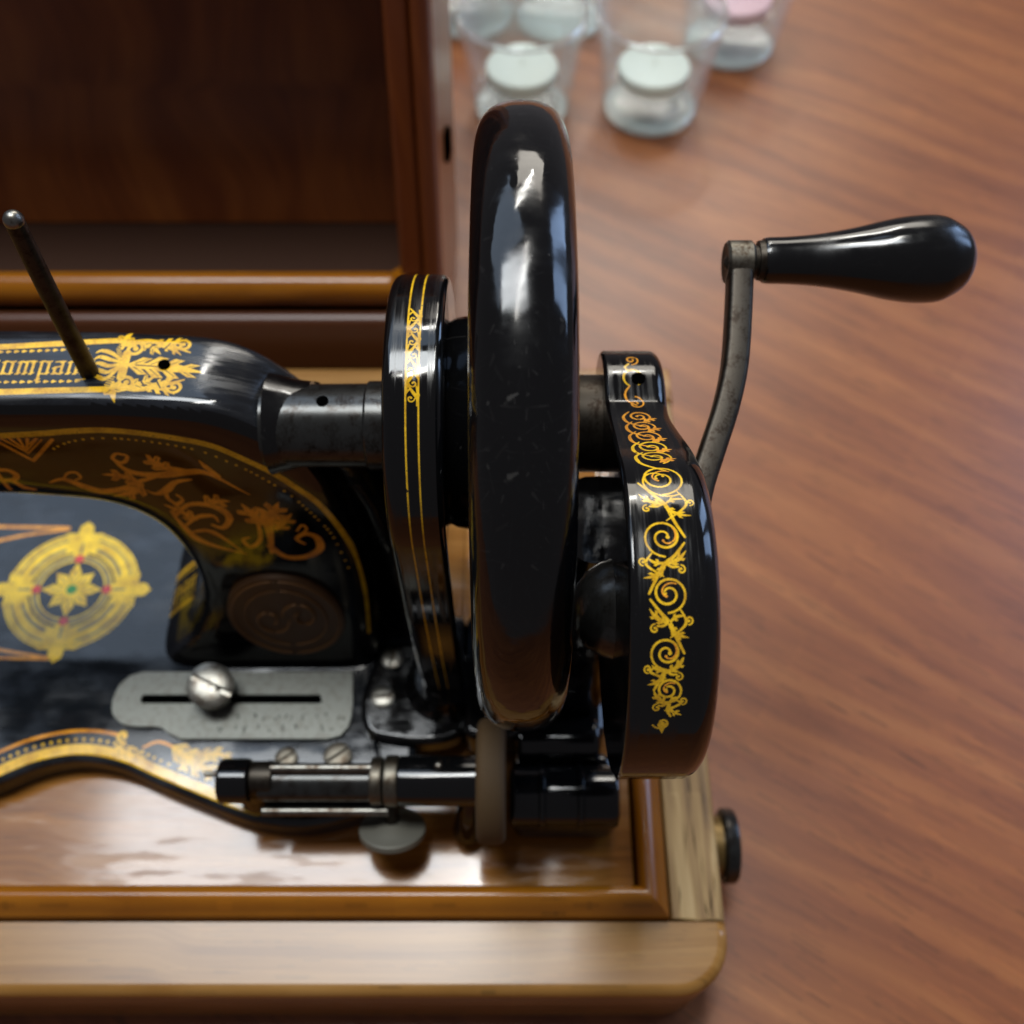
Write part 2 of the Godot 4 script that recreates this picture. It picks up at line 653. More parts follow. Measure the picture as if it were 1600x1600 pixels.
func materials() -> void:
	M.table = mat(Color.WHITE, 0.36)
	M.table.albedo_texture = wood(512, 1024, 3, ramp(["56301c", "6a3b22", "7a4628", "87502c", "935b33", "a0683c"]), 0.04, 0.2, 0.03, 1024, 1.0, 14000)
	M.oak = mat(Color.WHITE, 0.34)
	M.oak.albedo_texture = wood(256, 512, 21, ramp(["6d4419", "805624", "8f642e", "9b7039", "a87e48"]), 0.03, 0.16, 0.03, 512, 1.2, 1500)
	M.rail = M.oak.duplicate()
	M.rail.roughness = 0.27
	M.deck = mat(Color.WHITE, 1.0)
	M.deck.roughness_texture = patchy(0.13, 0.30)
	M.deck.albedo_texture = M.oak.albedo_texture
	M.deck.albedo_color = Color(1.0, 0.94, 0.86)
	M.bead = mat(Color(1.0, 0.86, 0.44), 0.2)
	M.bead.albedo_texture = M.oak.albedo_texture
	M.worn_oak = mat(Color.WHITE, 0.6)
	M.worn_oak.albedo_texture = wood(128, 256, 51, ramp(["5f4526", "86663a", "9a7a4a", "ab8b58", "bb9d6b"]), 0.05, 0.2, 0.05, 256)
	M.lid = mat(Color(0.90, 0.80, 0.64), 0.34)
	M.lid.albedo_texture = wood(256, 256, 77, ramp(["7a4325", "874f2b", "955b32", "a4693a"]), 0.02, 0.1, 0.02, 256)
	M.lid_rim = M.lid.duplicate()
	M.lid_rim.albedo_color = Color(0.68, 0.56, 0.42)
	M.shade_wood = mat(Color(0.20, 0.11, 0.055), 0.6)  # lid wood with the shade on the bottom wall put into its colour
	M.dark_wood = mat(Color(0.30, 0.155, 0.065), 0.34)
	M.enamel = mat(Color.WHITE, 0.09)
	M.enamel.albedo_texture = worn(BLACK, 700, 420, 5, 0.42)
	triplanar(M.enamel, 100)
	M.worn_enamel = mat(Color.WHITE, 0.16)
	M.worn_enamel.albedo_texture = worn(BLACK, 2200, 500, 9)
	triplanar(M.worn_enamel, 80)
	M.japan = mat(BLACK, 0.1)
	M.iron = mat(Color(0.24, 0.24, 0.235), 0.24, 0.75)
	M.steel = mat(Color(0.50, 0.49, 0.46), 0.34, 1.0)
	M.dull_steel = mat(Color(0.42, 0.40, 0.36), 0.45, 1.0)
	M.dark_steel = mat(Color(0.24, 0.22, 0.195), 0.45, 0.9)
	M.plate = mat(Color(0.47, 0.475, 0.45), 0.55, 0.75)
	M.rubber = mat(Color(0.29, 0.21, 0.10), 0.8)
	# slight waves in the old paint and metal
	M.smudge = smudges(0.05, 0.23)
	for m in [M.enamel, M.worn_enamel]:
		smudged(m, 1.0 if m == M.enamel else 1.5)
		m.normal_enabled = true
		m.normal_texture = waves(0.022, 3.0)
		m.normal_scale = 0.13
	var tarnish := grime(88, 0.55)
	for m in [M.steel, M.dull_steel, M.dark_steel, M.iron]:
		m.albedo_texture = tarnish
		triplanar(m, 34)
	M.plate.albedo_texture = grime(120, 0.13)
	triplanar(M.plate, 22)
	M.hole = mat(Color(0.01, 0.01, 0.01), 1.0)
	M.hole.specular_mode = BaseMaterial3D.SPECULAR_DISABLED
	M.handle = mat(Color.WHITE, 2.2)
	M.handle.roughness_texture = M.smudge
	M.handle.albedo_texture = worn(Color(0.045, 0.045, 0.05), 260, 160, 15, 0.22)
	triplanar(M.handle, 90)
	M.handle.roughness = 1.5
	M.rim_glass = mat(Color(1, 1, 1, 0), 0.0)
	M.rim_glass.refraction_enabled = true
	M.rim_glass.refraction_scale = 0.05
	M.glass = mat(Color(0.88, 0.93, 0.91, 0.14), 0.02)
	M.glass.transparency = BaseMaterial3D.TRANSPARENCY_ALPHA
	M.glass_foot = mat(Color(0.88, 0.98, 0.96, 0.26), 0.08)  # pale tint stands in for the bright caustic at the glass bottom
	M.glass_foot.transparency = BaseMaterial3D.TRANSPARENCY_ALPHA
	M.wax = mat(Color(0.84, 0.88, 0.83), 0.5)
	M.pink_wax = mat(Color(0.84, 0.70, 0.72), 0.5)


# wiped and fingered gloss
func smudges(lo: float, hi: float) -> ImageTexture:
	var a := noise(512, 512, 41, 0.012, 5)
	var b := noise(64, 512, 42, 0.05, 3)
	b.resize(512, 512, Image.INTERPOLATE_CUBIC)
	var im := Image.create(512, 512, false, Image.FORMAT_RGB8)
	for y in 512:
		for x in 512:
			var k := a.get_pixel(x, y).r * 0.7 + b.get_pixel(x, y).r * 0.3
			var v := lerpf(lo, hi, smoothstep(0.3, 0.85, k))
			im.set_pixel(x, y, Color(v, v, v))
	im.generate_mipmaps()
	return ImageTexture.create_from_image(im)


func smudged(m: StandardMaterial3D, k: float) -> void:
	m.roughness = k
	m.roughness_texture = M.smudge


# tarnish, rust freckles and fine scratches on bare metal, as a factor over its colour
func grime(s: int, depth: float) -> ImageTexture:
	var a := noise(512, 512, s, 0.014, 5)
	var b := noise(512, 512, s + 3, 0.07, 3)
	var im := Image.create(512, 512, false, Image.FORMAT_RGB8)
	for y in 512:
		for x in 512:
			var k := smoothstep(0.45, 0.8, a.get_pixel(x, y).r * 0.65 + b.get_pixel(x, y).r * 0.35) * depth
			im.set_pixel(x, y, Color(1.0 - k * 0.75, 1.0 - k * 0.9, 1.0 - k))
	var r := RandomNumberGenerator.new()
	r.seed = s
	for k in 500:
		var x := r.randi() % 512
		var y := r.randi() % 512
		var dx := r.randf_range(-1, 1)
		var dy := r.randf_range(-1, 1)
		var f := r.randf_range(0.6, 1.15)
		for q in r.randi_range(3, 40):
			var xx := int(x + dx * q + 512) % 512
			var yy := int(y + dy * q + 512) % 512
			var c := im.get_pixel(xx, yy)
			im.set_pixel(xx, yy, Color(c.r * f, c.g * f, c.b * f))
	im.generate_mipmaps()
	return ImageTexture.create_from_image(im)


func waves(freq: float, strength: float) -> ImageTexture:
	var im := noise(512, 512, 90, freq, 3)
	im.convert(Image.FORMAT_RGBA8)
	im.bump_map_to_normal_map(strength)
	im.generate_mipmaps()
	return ImageTexture.create_from_image(im)


# roughness of old varnish: glossy with dull patches and pin-pricks where it has gone
func patchy(gloss: float, dull: float) -> ImageTexture:
	var a := noise(170, 512, 61, 0.05, 4)
	a.resize(512, 512, Image.INTERPOLATE_CUBIC)
	var b := noise(512, 512, 62, 0.006, 2)
	var im := Image.create(512, 512, false, Image.FORMAT_RGB8)
	for y in 512:
		for x in 512:
			var k := a.get_pixel(x, y).r + (b.get_pixel(x, y).r - 0.5) * 0.9
			var v := lerpf(gloss, dull, smoothstep(0.66, 0.98, k)) + (a.get_pixel((x * 3) % 512, (y * 3) % 512).r - 0.5) * 0.06
			im.set_pixel(x, y, Color(v, v, v))
	im.generate_mipmaps()
	return ImageTexture.create_from_image(im)


func build_table() -> void:
	var t := thing("table", "large reddish brown wood table with diagonal dark grain streaks under everything", "table", Vector3(0, -30, -250))
	var d := Vector2(cos(0.59), sin(0.59))
	var e := Vector2(-d.y, d.x)
	var uvf := func(p: Vector3) -> Vector2:
		var q := Vector2(p.x, p.z)
		return Vector2(q.dot(d) / 620.0, q.dot(e) / 620.0)
	obj("table_top", prism(round_rect(-800, -900, 800, 300, 20), 1, -30, 0, 3, 3, uvf), M.table, t)


func along_x(tile: float, k := 0.0) -> Callable:
	return func(p: Vector3) -> Vector2: return Vector2(p.x / tile + k, (p.z + p.y) / (tile * 0.5) + k)


func along_z(tile: float, k := 0.0) -> Callable:
	return func(p: Vector3) -> Vector2: return Vector2(p.z / tile + k, (p.x + p.y) / (tile * 0.5) + k)


# a strip with a cross-section (across, up) run from a to b; across is the horizontal direction of the section's first number
func moulding(sec: PackedVector2Array, a: Vector3, b: Vector3, across: Vector3, uv, mitre_a := 0.0, mitre_b := 0.0) -> Surf:
	var s := Surf.new()
	var dir := (b - a).normalized()
	var rows := []
	for k in 2:
		var row := PackedVector3Array()
		for q in sec:
			row.append((a if k == 0 else b) + across * q.x + Vector3.UP * q.y + dir * q.x * (mitre_a if k == 0 else mitre_b))
		rows.append(row)
	s.grid(rows, true, 1.0, uv)
	s.cap(rows[0], -dir, across, Vector3.UP, uv)
	s.cap(rows[1], dir, across, Vector3.UP, uv)
	return s


func build_base() -> void:
	var t := thing("machine_base", "honey coloured wooden base board with raised beading under the sewing machine", "wooden base", Vector3(-120, 0, -145))
	# front rail with its rounded corner
	var p := PackedVector2Array([Vector2(-330, -54.2), Vector2(-330, -35.2)])
	var ef := [1.0, 1.0]
	for k in 9:
		var a := PI / 2 * (1.0 - k / 8.0)
		p.append(Vector2(59.5 - 15 + 15 * cos(a), -35.2 - 15 + 15 * sin(a)))
		ef.append(1.0)
	p.append(Vector2(59.5, -54.2))
	ef.append(0.12)
	obj("front_rail", prism(p, 1, 0, 45, 0.6, 3.2, along_x(210), 6, ef), M.rail, t)
	obj("rear_rail", prism(PackedVector2Array([Vector2(-330, -252), Vector2(59.5, -252), Vector2(59.5, -236), Vector2(-330, -236)]), 1, 0, 45, 0.6, 2, along_x(210, 0.4)), M.oak, t)
	var rr := obj("right_rail", prism(PackedVector2Array([Vector2(44, -235.6), Vector2(59.3, -235.6), Vector2(59.3, -54.7), Vector2(44, -54.7)]), 1, 0, 44.8, 0.6, 3.0, along_z(90), 5, [0.1, 1.0, 0.1, 0.25]), M.worn_oak, t)
	rr.set_meta("label", "worn pale right rail with long cracks in the bare wood")
	# cracks in the worn rail, as slivers sunk into its top
	var r := RandomNumberGenerator.new()
	r.seed = 4
	var cr := Surf.new()
	for k in 12:
		var x := r.randf_range(46, 57)
		var z := r.randf_range(-110, -58)
		var l := r.randf_range(4, 16)
		var w := r.randf_range(0.08, 0.24)
		cr.add(prism(xy([x, z, x + w, z + l * 0.4, x + r.randf_range(-0.6, 0.6), z + l, x - w * 0.7, z + l * 0.5]), 1, 44.5, 44.83, 0, 0))
	obj("crack", cr, M.hole, rr)
	# beading: a rounded lip that falls towards the rails
	var sec := xy([0, 30, 0, 45.5, 1.2, 48.2, 3.2, 50.6, 5.2, 51.5, 6.8, 51.0, 7.8, 49.6, 8.1, 47.5, 8.1, 30])
	obj("bead", moulding(smooth(sec, 3), Vector3(-330, 0, -54.5), Vector3(43.5, 0, -54.5), Vector3.FORWARD, along_x(160, 0.2), 0, -1), M.bead, t)
	obj("bead", moulding(smooth(sec, 3), Vector3(43.5, 0, -54.5), Vector3(43.5, 0, -235.5), Vector3.LEFT, along_z(160, 0.7), 1, -1), M.bead, t)
	obj("bead", moulding(smooth(sec, 3), Vector3(43.5, 0, -235.5), Vector3(-330, 0, -235.5), Vector3.BACK, along_x(160, 0.5), 1, 0), M.bead, t)
	# deck boards inside the beading
	obj("deck_board", rbox(-330, 30, -226.5, 34.6, 44, -63.4, 0.5, along_x(240, 0.1)), M.deck, t)
	# lock knob on the right end
	var kb := obj("lock_knob", lathe(xy([0, 0, 0, 8.2, 5, 8.2, 5, 10.6, 5.6, 11.2, 8.4, 11.2, 9.2, 10.6, 9.5, 8, 9.5, 0]), Vector3(59.2, 23, -80), Vector3.RIGHT), M.iron, t)
	obj("collar", lathe(xy([0, 0, 0, 9, 4.5, 9, 4.5, 0]), Vector3(59.4, 23, -80), Vector3.RIGHT), mat(Color(0.45, 0.36, 0.2), 0.4, 0.6), kb)


func build_lid() -> void:
	var t := thing("case_lid", "dark brown wooden case lid leaning back open behind the machine", "case lid", Vector3(-210, 0, -300))
	# its own axes: up the rim plane, and into the lid
	var q := Vector3(0, 45.8, -272)
	var up := Vector3(0, cos(deg_to_rad(20)), -sin(deg_to_rad(20)))
	var ins := Vector3(0, -sin(deg_to_rad(20)), -cos(deg_to_rad(20)))
	var block := func(x0: float, x1: float, u0: float, u1: float, d0: float, d1: float, b: float, uvk: float) -> Surf:
		var s := rbox(x0, u0, -d1, x1, u1, -d0, b)
		for k in s.v.size():
			var w := s.v[k]
			s.t[k] = Vector2(w.x / 180 + uvk, (w.y - w.z) / 90 + uvk) if x1 - x0 > 40 else Vector2((w.y + w.z) / 180 + uvk, w.x / 90 + uvk)
			s.v[k] = q + Vector3(w.x, 0, 0) + up * w.y - ins * w.z
			s.n[k] = Vector3(s.n[k].x, 0, 0) + up * s.n[k].y - ins * s.n[k].z
		return s
	var x0 := -400.0
	var x1 := -26.0
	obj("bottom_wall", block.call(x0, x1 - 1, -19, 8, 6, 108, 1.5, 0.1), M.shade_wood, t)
	obj("right_wall", block.call(x1 - 13, x1, -19, 196, 3, 110, 1.5, 0.3), M.lid, t)
	obj("left_wall", block.call(x0, x0 + 13, 8.5, 196, 3, 110, 1.5, 0.5), M.lid, t)
	obj("top_wall", block.call(x0, x1, 196.5, 212, 3, 110, 1.5, 0.7), M.lid, t)
	var panel: Surf = block.call(x0 + 13.5, x1 - 13.5, 8.5, 196, 82, 92, 0.3, 0.9)
	for k in panel.t.size():
		panel.t[k] = Vector2(panel.t[k].y, panel.t[k].x * 1.4)
	obj("back_panel", panel, M.lid, t)
	# rim: a rounded inner moulding and a lower board that stands further out
	obj("rim_moulding", block.call(x0, x1 - 14, 7.6, 20.6, -1.5, 9, 5.2, 0.1), M.bead, t)
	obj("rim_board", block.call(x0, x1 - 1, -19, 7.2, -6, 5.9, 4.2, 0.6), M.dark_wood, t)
	var side := func(a: float, b: float, d0: float, bev: float) -> Surf:
		return block.call(a, b, 20.8, 196, d0, d0 + 8.0, bev, a * 0.1)
	obj("rim_moulding", side.call(-33, -26.4, -4.0, 2.4), M.lid_rim, t)
	obj("rim_moulding", side.call(-42, -33.2, 0.0, 1.6), M.lid_rim, t)
	# black catch on the right end of the lid
	var c := Surf.new()
	c.add(block.call(-26.2, -23.5, 52, 62, 34, 46, 1.0, 0))
	obj("catch", c, M.hole, t)
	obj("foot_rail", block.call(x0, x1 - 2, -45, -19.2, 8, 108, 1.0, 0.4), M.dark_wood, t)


func tumbler(label: String, at: Vector3) -> void:
	var t := thing("candle_glass", label, "glass", at, "candle glasses on the table")
	var prof := PackedVector2Array([Vector2(0.3, 0), Vector2(0.3, 22), Vector2(0.9, 24), Vector2(2.6, 25.2)])
	for k in 9:
		var f := k / 8.0
		prof.append(Vector2(5 + 48 * f, 25.4 + 6.6 * f))
	prof.append_array([Vector2(54.2, 31.9), Vector2(54.7, 31.3), Vector2(54.2, 30.7)])
	for k in 9:
		var f := 1.0 - k / 8.0
		prof.append(Vector2(20 + 33 * f, 23.8 + 6.8 * f))
	prof.append_array([Vector2(18.4, 22.6), Vector2(17.4, 19.5), Vector2(17.0, 10), Vector2(16.9, 0)])
	obj("glass_body", lathe(prof, at, Vector3.UP, 64), M.glass, t)
	obj("foot", lathe(xy([0.6, 0, 0.6, 22.6, 1.6, 24.0, 3.6, 24.2, 4.6, 23.0, 3.4, 19.5, 2.4, 15, 2.2, 0]), at, Vector3.UP, 64), M.glass_foot, t)
	var ring := PackedVector2Array()
	for k in 13:
		ring.append(Vector2(54.6 + 1.5 * cos(TAU * k / 12), 31.3 + 1.15 * sin(TAU * k / 12)))
	obj("rim", lathe(ring, at, Vector3.UP, 72), M.rim_glass, t)


func candle(label: String, at: Vector3, m: Material) -> void:
	var t := thing("tealight_candle", label, "candle", at, "tealight candles in the glasses")
	obj("wax", lathe(xy([0, 0, 0, 15.5, 0.8, 17, 2.5, 18, 6.5, 18.6, 8.1, 18, 8.9, 16.6, 8.9, 4, 8.6, 0]), at, Vector3.UP, 48), m, t)
	obj("wick", cyl(at + Vector3(0, 8, 0), at + Vector3(0.6, 11.5, 0.4), 0.4, 0.1, 8), mat(Color(0.8, 0.8, 0.74), 0.8), t)


func build_glasses() -> void:
	var s := [
		[Vector3(5, 0, -466), "clear glass with white candle directly behind the top of the handwheel", "white tealight candle in the glass just behind the handwheel", 17.5, M.wax],
		[Vector3(72, 0, -466), "clear glass with white candle standing right of the handwheel, nearest in the open", "white tealight candle in the glass to the right of the handwheel", 17.5, M.wax],
		[Vector3(120, 0, -521), "clear glass with pale pink candle, rightmost and behind the others", "pale pink tealight candle in the rightmost glass", 21.0, M.pink_wax],
		[Vector3(27, 0, -545), "clear glass in the back row between the two nearer candle glasses", "", 0.0, null],
		[Vector3(-24, 0, -548), "clear glass with pinkish candle behind the corner of the case lid, leftmost", "pinkish tealight candle in the leftmost glass beside the case lid", 24.0, M.pink_wax],
	]
	for a in s:
		tumbler(a[1], a[0])
		if a[4]:
			candle(a[2], a[0] + Vector3(0, a[3], 0), a[4])


# ---------------------------------------------------------------- the sewing machine
func build_machine() -> void:
	var t := thing("sewing_machine", "black hand-crank sewing machine with gold decoration on the wooden base", "sewing machine", Vector3(-80, 44, -145))
	build_bed(t)
	build_arm(t)
	build_bracket(t)
	build_wheel(t)
	build_crank(t)
	build_winder(t)


func build_bed(t: Node3D) -> void:
	var front := smooth(xy([-30, -90, -36, -84, -44, -80.5, -58, -77.5, -70, -78.4, -79, -80.8, -102, -89.6, -114, -94.5, -126, -96.6, -138, -94.6, -150, -89.2, -170, -82, -196, -77, -225, -75]), 6)
	var outline := PackedVector2Array(front)
	outline.append_array(xy([-240, -77, -246, -85, -247, -150, -246, -208, -240, -215, -40, -215, -31, -212, -28, -205, -28, -120, -28, -98]))
	var pt := Paint.new(-190, -195, -30, -74, 8, false, Color(0.085, 0.095, 0.11))
	# worn, dusty patches of the ground
	var r := RandomNumberGenerator.new()
	r.seed = 31
	for k in 900:
		var q := Vector2(r.randf_range(-190, -30), r.randf_range(-195, -74))
		var g := r.randf_range(0.1, 0.22)
		pt.seg(q, q + Vector2(r.randf_range(-2, 2), r.randf_range(-0.6, 0.6)), 0.06, 0.03, Color(g, g, g * 1.05, 0.6))
	# the border: a broad band, dots and a fine line that follow the front edge
	var mid := PackedVector2Array()
	for p in front:
		if p.x < -72:
			mid.append(p)
	var shifted := func(d: float) -> PackedVector2Array:
		var o := PackedVector2Array()
		for k in mid.size():
			var e := (mid[mini(k + 1, mid.size() - 1)] - mid[maxi(k - 1, 0)]).normalized()
			o.append(mid[k] + Vector2(-e.y, e.x) * (d if Vector2(-e.y, e.x).y < 0 else -d))
		return o
	pt.line(shifted.call(3.4), 3.2, 3.2, 3.2, GOLD)
	var dots: PackedVector2Array = shifted.call(6.3)
	var run := 0.0
	for k in dots.size() - 1:
		run += dots[k].distance_to(dots[k + 1])
		while run > 1.5:
			run -= 1.5
			pt.dot(dots[k + 1], 0.5, GOLD)
	var fine: PackedVector2Array = shifted.call(9.0)
	pt.line(fine.slice(18), 1.0, 1.0, 1.0, GOLD2)
	# leaf ornaments where the border ends
	pt.spiral(Vector2(-114.5, -104.0), 2.0, 1.2, 0.9, 1.1, GOLD)
	pt.leaf(Vector2(-116, -101), Vector2(-106.5, -97.6), 3.6, 3, 0.1, GOLD)
	pt.line(smooth(xy([-108, -100.5, -104, -102.2, -99, -100.5, -94, -97.6])), 0.8, 0.9, 0.8, GOLD2)
	pt.leaf(Vector2(-99, -100.5), Vector2(-84, -92.0), 5.4, 4, 0.04, GOLD)
	pt.leaf(Vector2(-92, -98), Vector2(-80, -96), 3.4, 3, -0.12, GOLD)
	# the medallion
	medallion(pt, Vector2(-140.9, -152.6))
	pt.line(smooth(xy([-190, -166, -172, -170, -160, -173, -147, -175])), 1.3, 1.2, 0.9, GOLD2)
	pt.line(xy([-190, -176.5, -147, -175.6]), 1.4, 1.4, 1.2, GOLD2)
	pt.line(smooth(xy([-190, -138, -172, -134, -158, -131.5, -143, -129])), 1.2, 1.2, 0.9, GOLD2)
	pt.line(xy([-190, -129.6, -143, -128.6]), 1.1, 1.1, 1.0, GOLD2)
	var m := mat(Color.WHITE, 1.0)
	smudged(m, 1.15)
	pt.dust(81, 0.35)
	pt.age(-0.02, 71)
	m.albedo_texture = pt.tex()
	m.texture_repeat = false
	var uvf := func(p: Vector3) -> Vector2: return pt.uv(Vector2(p.x, p.z))
	obj("bed", prism(outline, 1, 44, 54, 0.4, 2.6, uvf), m, t)


func medallion(pt: Paint, c: Vector2) -> void:
	var gold := Color(0.90, 0.74, 0.10)
	var shade := Color(0.52, 0.46, 0.26)
	var ring := func(r: float, w: float, col: Color, a0 := 0.0, a1 := TAU) -> void:
		var p := PackedVector2Array()
		for k in 61:
			var a := lerpf(a0, a1, k / 60.0)
			p.append(c + Vector2(cos(a), sin(a)) * r)
		pt.line(p, w, w, w, col)
	ring.call(19.6, 2.6, shade)
	for k in 4:
		var a := k * PI / 2 + PI / 4
		ring.call(16.8, 6.4, gold, a - 0.52, a + 0.52)
		ring.call(15.2, 1.2, shade, a - 0.42, a + 0.42)
		ring.call(18.6, 0.7, shade, a - 0.5, a + 0.5)
	ring.call(20.8, 0.8, gold)
	ring.call(11.6, 2.2, shade)
	ring.call(12.6, 0.5, gold)
	ring.call(10.4, 0.5, gold)
	for k in 4:
		var d := Vector2.from_angle(k * PI / 2)
		var e := Vector2(-d.y, d.x)
		pt.seg(c + d * 18.5, c + d * 22.4, 2.2, 2.4, gold)
		pt.seg(c + d * 22.0, c + d * 25.2, 2.2, 0.3, gold)
		for sd in [-1.0, 1.0]:
			pt.line(smooth(PackedVector2Array([c + d * 14 + e * sd, c + d * 18 + e * sd * 2.2, c + d * 20.4 + e * sd * 4.8, c + d * 19.4 + e * sd * 7.2])), 1.0, 1.5, 0.6, gold)
		pt.seg(c + d * 14, c + d * 20, 2.6, 1.6, gold)
		pt.seg(c + d * 13.6, c + d * 17, 0.5, 0.3, shade)
		pt.dot(c + d * 11.2, 1.5, Color(0.72, 0.08, 0.07))
		pt.dot(c + d * 11.2, 0.5, Color(0.9, 0.4, 0.35))
	for k in 8:
		var d := Vector2.from_angle(k * PI / 4)
		var l := 9.6 if k % 2 == 0 else 8.4
		pt.seg(c + d * 1.5, c + d * l * 0.6, 0.7, 1.9, gold)
		pt.seg(c + d * l * 0.6, c + d * l, 1.9, 0.15, gold)
		pt.seg(c + d * 2.5, c + d * l * 0.7, 0.12, 0.25, shade)
	pt.dot(c, 1.7, Color(0.16, 0.5, 0.16))


func build_arm(t: Node3D) -> void:
	# outer edge and inner edge of the arch, and how far it reaches to the front and back
	var pairs := [
		[-236, 160, -236, 134, -139.5, -162.5], [-228, 166, -228, 128, -138.5, -163.5], [-140, 166.6, -141, 129, -138.5, -163.5], [-112, 166.6, -116, 127.6, -138.5, -163.5], [-86, 166.4, -101.5, 124, -138.4, -163],
		[-66, 164.6, -93, 116.5, -137.4, -162.5], [-53, 157.5, -88.6, 107, -135.4, -160], [-45, 143, -87.6, 98, -134.4, -160], [-40.8, 122, -88.4, 88, -133.6, -163], [-39.2, 100, -91, 78, -132.6, -168],
		[-38.8, 78, -97, 67, -129.5, -172], [-38.6, 62, -104, 59, -127, -176], [-38, 52.5, -109, 52.5, -125, -178]]
	var paint := arm_paint()
	var top := arm_top_paint()
	var seg := 48
	var rows := []
	var n := pairs.size()
	var per := 7
	for s in (n - 1) * per + 1:
		var k := mini(s / per, n - 2)
		var f := float(s - k * per) / per
		var v := []
		for c in 6:
			v.append(cubic_interpolate(pairs[k][c], pairs[k + 1][c], pairs[maxi(k - 1, 0)][c], pairs[mini(k + 2, n - 1)][c], f))
		var o := Vector3(v[0], v[1], 0)
		var i := Vector3(v[2], v[3], 0)
		var mid := (o + i) / 2 + Vector3(0, 0, (v[4] + v[5]) / 2)
		var row := PackedVector3Array()
		for j in seg + 1:
			var a := TAU * j / seg - 0.75 * PI - 0.0001
			var e := 0.29
			var cx := signf(cos(a)) * pow(absf(cos(a)), e)
			var cz := signf(sin(a)) * pow(absf(sin(a)), e)
			row.append(mid + (o - i) / 2 * cx + Vector3(0, 0, (v[4] - v[5]) / 2 * cz))
		rows.append(row)
	# the ring starts at the back inner corner; inner side, front, outer side, back in turn
	var all := Surf.new()
	all.grid(rows)
	var split := [Surf.new(), Surf.new(), Surf.new()]
	var nj := seg + 1
	for z in split:
		z.v = all.v.duplicate()
		z.n = all.n.duplicate()
		z.t = all.t.duplicate()
	for q in range(0, all.i.size(), 3):
		var nn := all.n[all.i[q]] + all.n[all.i[q + 1]] + all.n[all.i[q + 2]]
		var w := 0 if nn.z > 2.0 else 1 if nn.y > 1.7 else 2
		for e in 3:
			split[w].i.append(all.i[q + e])
	for q in all.v.size():
		split[0].t[q] = paint.uv(Vector2(all.v[q].x, all.v[q].y))
		split[1].t[q] = top.uv(Vector2(all.v[q].x, all.v[q].z))
	split[2].cap(rows[0], Vector3.LEFT, Vector3.BACK, Vector3.UP)
	var mf := mat(Color.WHITE, 1.0)
	smudged(mf, 0.9)
	paint.age(0.03, 72)
	mf.albedo_texture = paint.tex()
	mf.texture_repeat = false
	var mt := mat(Color.WHITE, 1.0)
	smudged(mt, 1.5)
	top.dust(82, 0.25)
	top.age(0.02, 73)
	mt.albedo_texture = top.tex()
	mt.texture_repeat = false
	put("arm", split, [mf, mt, M.worn_enamel], t)
	# needle end of the arm, beyond the left edge of the photograph
	obj("head", prism(round_rect(-262, 96, -230, 170, 12), 2, -164, -136, 4, 4), M.enamel, t)
	obj("needle_bar", cyl(Vector3(-246, 66, -150), Vector3(-246, 97, -150), 2.6), M.steel, t)
	obj("presser_foot", rbox(-252, 55, -156, -240, 57, -142, 0.5), M.steel, t)

	# shaft boss on the right of the arm
	var boss := Surf.new()
	boss.add(lathe(xy([-57, 0, -57, 9.6, -33.5, 9.8, -33.5, 0]), Vector3(0, 153.4, -143.4), Vector3.RIGHT, 48))
	var bs := obj("shaft_boss", boss, M.iron, t)
	obj("collar", lathe(xy([-33.4, 0, -33.4, 10.0, -32.9, 10.4, -26, 10.4, -26, 0]), Vector3(0, 153.4, -143.4), Vector3.RIGHT, 48), M.iron, bs)
	obj("boss_fillet", lathe(xy([-56, 0, -56, 12.0, -53, 11.1, -50, 10.3, -46.5, 9.9, -46.5, 0]), Vector3(0, 152.6, -144.6), Vector3.RIGHT, 48), M.worn_enamel, bs)
	obj("oil_hole", cyl(Vector3(-42.6, 160, -143.2), Vector3(-42.6, 163.3, -143.0), 1.4, 0.05), M.hole, bs)
	# flared web under the boss
	obj("pillar_web", tube(PackedVector3Array([Vector3(-50, 150, -150), Vector3(-42, 138, -150), Vector3(-37, 118, -150), Vector3(-34, 90, -150), Vector3(-33, 54, -150)]), [9.0, 8.5, 8.0, 8.0, 9.0], 20, 0.8), M.worn_enamel, t)

	# spool pin
	var sp := obj("spool_pin", tube(PackedVector3Array([Vector3(-95, 164, -148.6), Vector3(-95, 180, -149.0), Vector3(-94.8, 202, -149.8), Vector3(-94.6, 209.5, -150.0)]), [2.1, 2.0, 1.95, 1.9], 20), M.dark_steel, t)
	obj("tip", ball(Vector3(-94.6, 209.5, -150.0), 2.0), M.steel, sp)
	obj("oil_hole", cyl(Vector3(-78.7, 164, -151.0), Vector3(-78.7, 166.6, -151.0), 1.35, 0.1), M.hole, t)

	# oval badge on the pillar
	var ov := PackedVector2Array()
	for k in 48:
		var a := TAU * k / 48
		ov.append(Vector2(-64.5 + 16.6 * cos(a), 80.5 + 19.5 * sin(a)))
	var brass := mat(Color(0.31, 0.205, 0.11), 0.5, 0.2)
	var brass2 := mat(Color(0.43, 0.295, 0.155), 0.5, 0.2)
	# the badge follows the pillar's face, which comes forward towards the bed
	var lay := func(q: Surf) -> Surf:
		for k in q.v.size():
			q.v[k].z += (80.5 - q.v[k].y) * 0.13 + 1.9
		return q
	var bd := obj("badge", lay.call(prism(ov, 2, -136, -131.2, 0, 0.4)), brass, t)
	var rel := Surf.new()
	for w in [[15.2, 18.0, 0.35], [11.5, 13.6, 0.3]]:
		var ring := PackedVector3Array()
		for k in 49:
			var a := TAU * k / 48
			ring.append(Vector3(-64.5 + w[0] * cos(a), 80.5 + w[1] * sin(a), -131.15))
		rel.add(tube(ring, [w[2]], 8))
	obj("raised_rings", lay.call(rel), brass2, bd)
